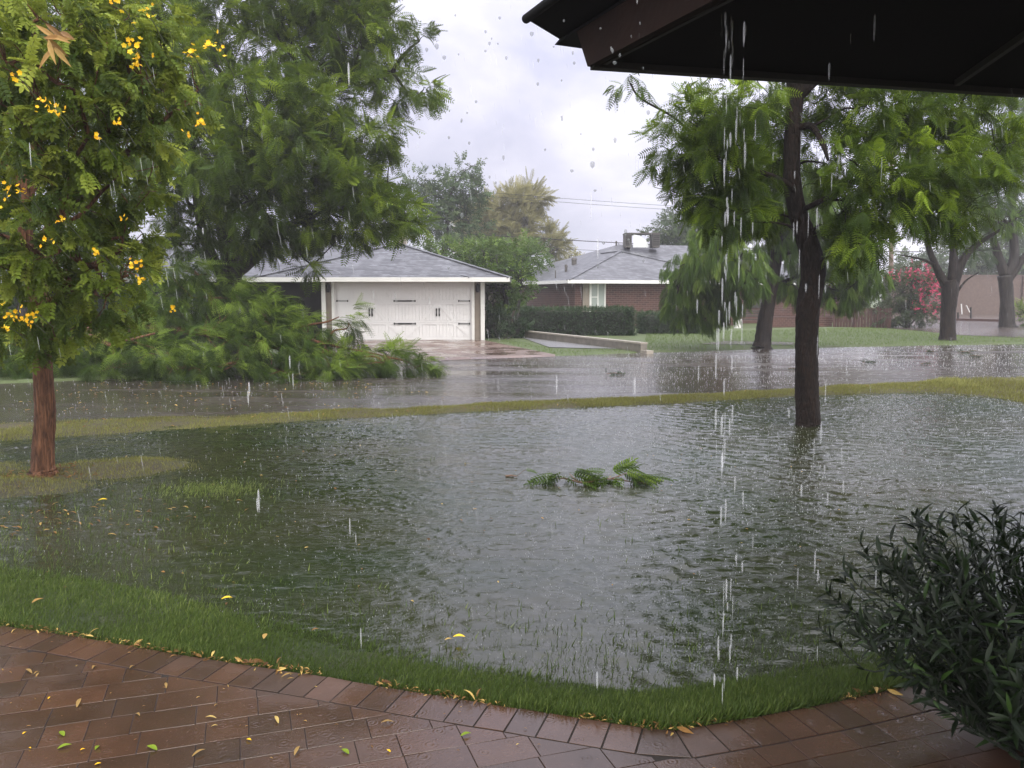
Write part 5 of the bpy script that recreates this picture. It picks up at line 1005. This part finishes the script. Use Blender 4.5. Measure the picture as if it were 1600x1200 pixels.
n = 90; c_ = G(110, 812); x = c_[0] + rng.normal(size=n) * .55; y = c_[1] + rng.normal(size=n) * .3; scatter(mb, *T_LF2, np.stack([x, y, np.full(n, .006)], -1), rng.normal(size=(n, 3)) * (1, .5, .06), rng.normal(size=(n, 3)) * .2 + (0, 0, 1), rng.uniform(.02, .06, n), rng.uniform(.1, .8, n))
n = 150; th_ = rng.uniform(0, 6.3, n); rr_ = np.abs(rng.normal(size=n)) * .22 + .12; x = bF[0] + rr_ * np.cos(th_); y = bF[1] + rr_ * np.sin(th_) * .8; scatter(mb, *T_LF2, np.stack([x, y, np.maximum(hgt(x, y), 0) + .012], -1), rng.normal(size=(n, 3)) * (1, 1, .2), rng.normal(size=(n, 3)) * .4 + (0, 0, 1), rng.uniform(.02, .06, n), rng.uniform(0, .5, n))
n = 220; x = rng.uniform(-8, -1, n); y = rng.uniform(11.5, 15.5, n); k_ = y > yf(x) + .3; x, y = x[k_], y[k_]; n = len(x); scatter(mb, *T_LF2, np.stack([x, y, np.full(n, .012)], -1), rng.normal(size=(n, 3)) * (1, 1, .05), rng.normal(size=(n, 3)) * .2 + (0, 0, 1), rng.uniform(.02, .07, n), rng.uniform(.3, 1, n))
tag(mb.build('leaf_litter', M['leaf_dry']), 'small brown and yellow leaves caught along the paver edge', 'leaf litter', None, 'stuff')

# ------------------------------------------------------------------ rain
def t_drop():
    V = []; n = 6
    for y, r in ((0, .0), (.08, .75), (.3, 1), (.7, .8), (1, 0)): 
        for k in range(n): V.append((r * math.cos(k * math.pi / 3), y, r * math.sin(k * math.pi / 3)))
    Fq = [(n*i + k, n*i + (k+1) % n, n*(i+1) + (k+1) % n, n*(i+1) + k) for i in range(4) for k in range(n)]; return np.array(V), [np.array(Fq)]
T_DR = t_drop()
def drops(mb, P, L, w, lean=(0.01, 0, 0)):
    n = len(P); tv = T_DR[0]; V = P[:, None] + np.stack([tv[None, :, 0] * w[:, None], tv[None, :, 2] * w[:, None], -tv[None, :, 1] * L[:, None]], -1) + tv[None, :, 1:2] * np.array(lean) * L[:, None, None]
    off = (np.arange(n) * len(tv))[:, None, None]; mb.add(V.reshape(-1, 3), [(f[None] + off).reshape(-1, 4) for f in T_DR[1]])
mb = MB()
# strings of water falling from the porch roof: (px at the eave, distance, spread px, count)
for (px, d, sp, n_) in ((1138, 3.0, 6, 44), (1144, 3.3, 9, 40), (1150, 3.2, 16, 16), (1285, 3.1, 10, 16), (1170, 2.9, 10, 10), (1275, 3.2, 26, 10), (1318, 3.2, 8, 8), (1255, 3.1, 10, 6), (940, 3.1, 5, 3), (998, 3.0, 3, 3), (1090, 3.1, 16, 3), (1215, 3.1, 10, 3), (1375, 3.0, 16, 3), (545, 3.2, 8, 2), (405, 3.0, 5, 2), (462, 3.4, 3, 2), (395, 3.6, 3, 2), (570, 3.4, 6, 2), (50, 3.2, 3, 1), (315, 3.6, 4, 2), (700, 3.6, 10, 2), (860, 3.3, 10, 1)):
    t_ = rng.uniform(0, 1, n_) ** 1.45; py = -20 + 1190 * t_; P = np.array([D(px + rng.normal() * sp - 12 * tt, p, d + rng.normal() * .06) for p, tt in zip(py, t_)])
    P = P[P[:, 2] > .14]; drops(mb, P, rng.uniform(.03, .11, len(P)), rng.uniform(.0016, .0048, len(P)))
tag(mb.build('roof_drips', M['drop'], smooth=True), 'strings of white water falling from the porch roof edge', 'dripping water', None, 'stuff')
mb = MB(); n = 1500; d = rng.uniform(3.5, 30, n) ; px = rng.uniform(-100, 1700, n); py = rng.uniform(-100, 1000, n); P = np.array([D(a, b, c_) for a, b, c_ in zip(px, py, d)]); P = P[(P[:, 2] > .1)]; n = len(P)
drops(mb, P, .05 + .02 * rng.uniform(0, 1, n) * 1 + .004 * P[:, 1], .0010 + .00022 * P[:, 1] * rng.uniform(.4, 1, n), (.12, 0, 0))
tag(mb.build('rain', M['drop_thin'], smooth=True), 'fine rain falling over the whole yard and street', 'rain', None, 'stuff')
mb = MB(); n = 84; px = np.concatenate([rng.uniform(640, 1040, 64), rng.uniform(560, 1100, 20)]); py = rng.uniform(20, 420, n); dd = rng.uniform(1.3, 3.2, n); P = np.array([D(a, b, c_) for a, b, c_ in zip(px, py, dd)])
drops(mb, P, rng.uniform(.006, .013, n), rng.uniform(.0022, .0042, n)); tag(mb.build('large_drops', M['drop_grey'], smooth=True), 'scattered fat raindrops falling against the open sky', 'rain', None, 'stuff')
# splashes where drops strike water and road
def t_crown():
    V = [(0, 0, 0)]; Fq = []; V = []
    for k in range(3):
        a = k * 2.1; dx, dy = math.cos(a), math.sin(a); b = len(V); V += [(-.10*dy + .1*dx, .10*dx + .1*dy, 0), (.10*dy + .1*dx, -.10*dx + .1*dy, 0), (.30*dx, .30*dy, .8 + .2 * k)]; Fq.append((b, b+1, b+2))
    return np.array(V), [np.array(Fq)]
TC = t_crown(); mb = MB(); n = 26000; r_ = rng.uniform(0, 1, n); y = 3.2 + 24 * r_ ** 1.25; x = y * rng.uniform(-.68, .68, n); inw = ((y > yp(x) + .5) & (y < yn(x))) | ((y > yf(x)) & (y < yr(x)))
inw &= (rng.uniform(0, 1, n) < sm(-.55, .25, x / y) * .8 + .2); x, y = x[inw], y[inw]; n = len(x)
s = rng.uniform(.5, 1, n) * (.0035 + .0011 * y); V = np.stack([x, y, np.full(n, .003)], -1)[:, None] + TC[0][None] * s[:, None, None] * np.array((1.6, 1.6, 1.1)); off = (np.arange(n) * 9)[:, None, None]
mb.add(V.reshape(-1, 3), [(TC[1][0][None] + off).reshape(-1, 3)]); tag(mb.build('splashes', M['splash']), 'tiny white splashes of raindrops hitting the water', 'splashes', None, 'stuff')

# ------------------------------------------------------------------ rain haze
m = MB(); m.box((-950, -70, -1.2), (950, 1850, 19)); hz_ = NT('rain_haze'); hz_.n.remove(hz_.p); pv = hz_.new('ShaderNodeVolumePrincipled'); pv.inputs['Color'].default_value = (.88, .87, .95, 1); pv.inputs['Density'].default_value = 0.0014; pv.inputs['Anisotropy'].default_value = 0.2
hz_.link(pv.outputs[0], hz_.out.inputs['Volume']); tag(m.build('haze', hz_.m), 'pale rain haze filling the street', 'haze', None, 'stuff')
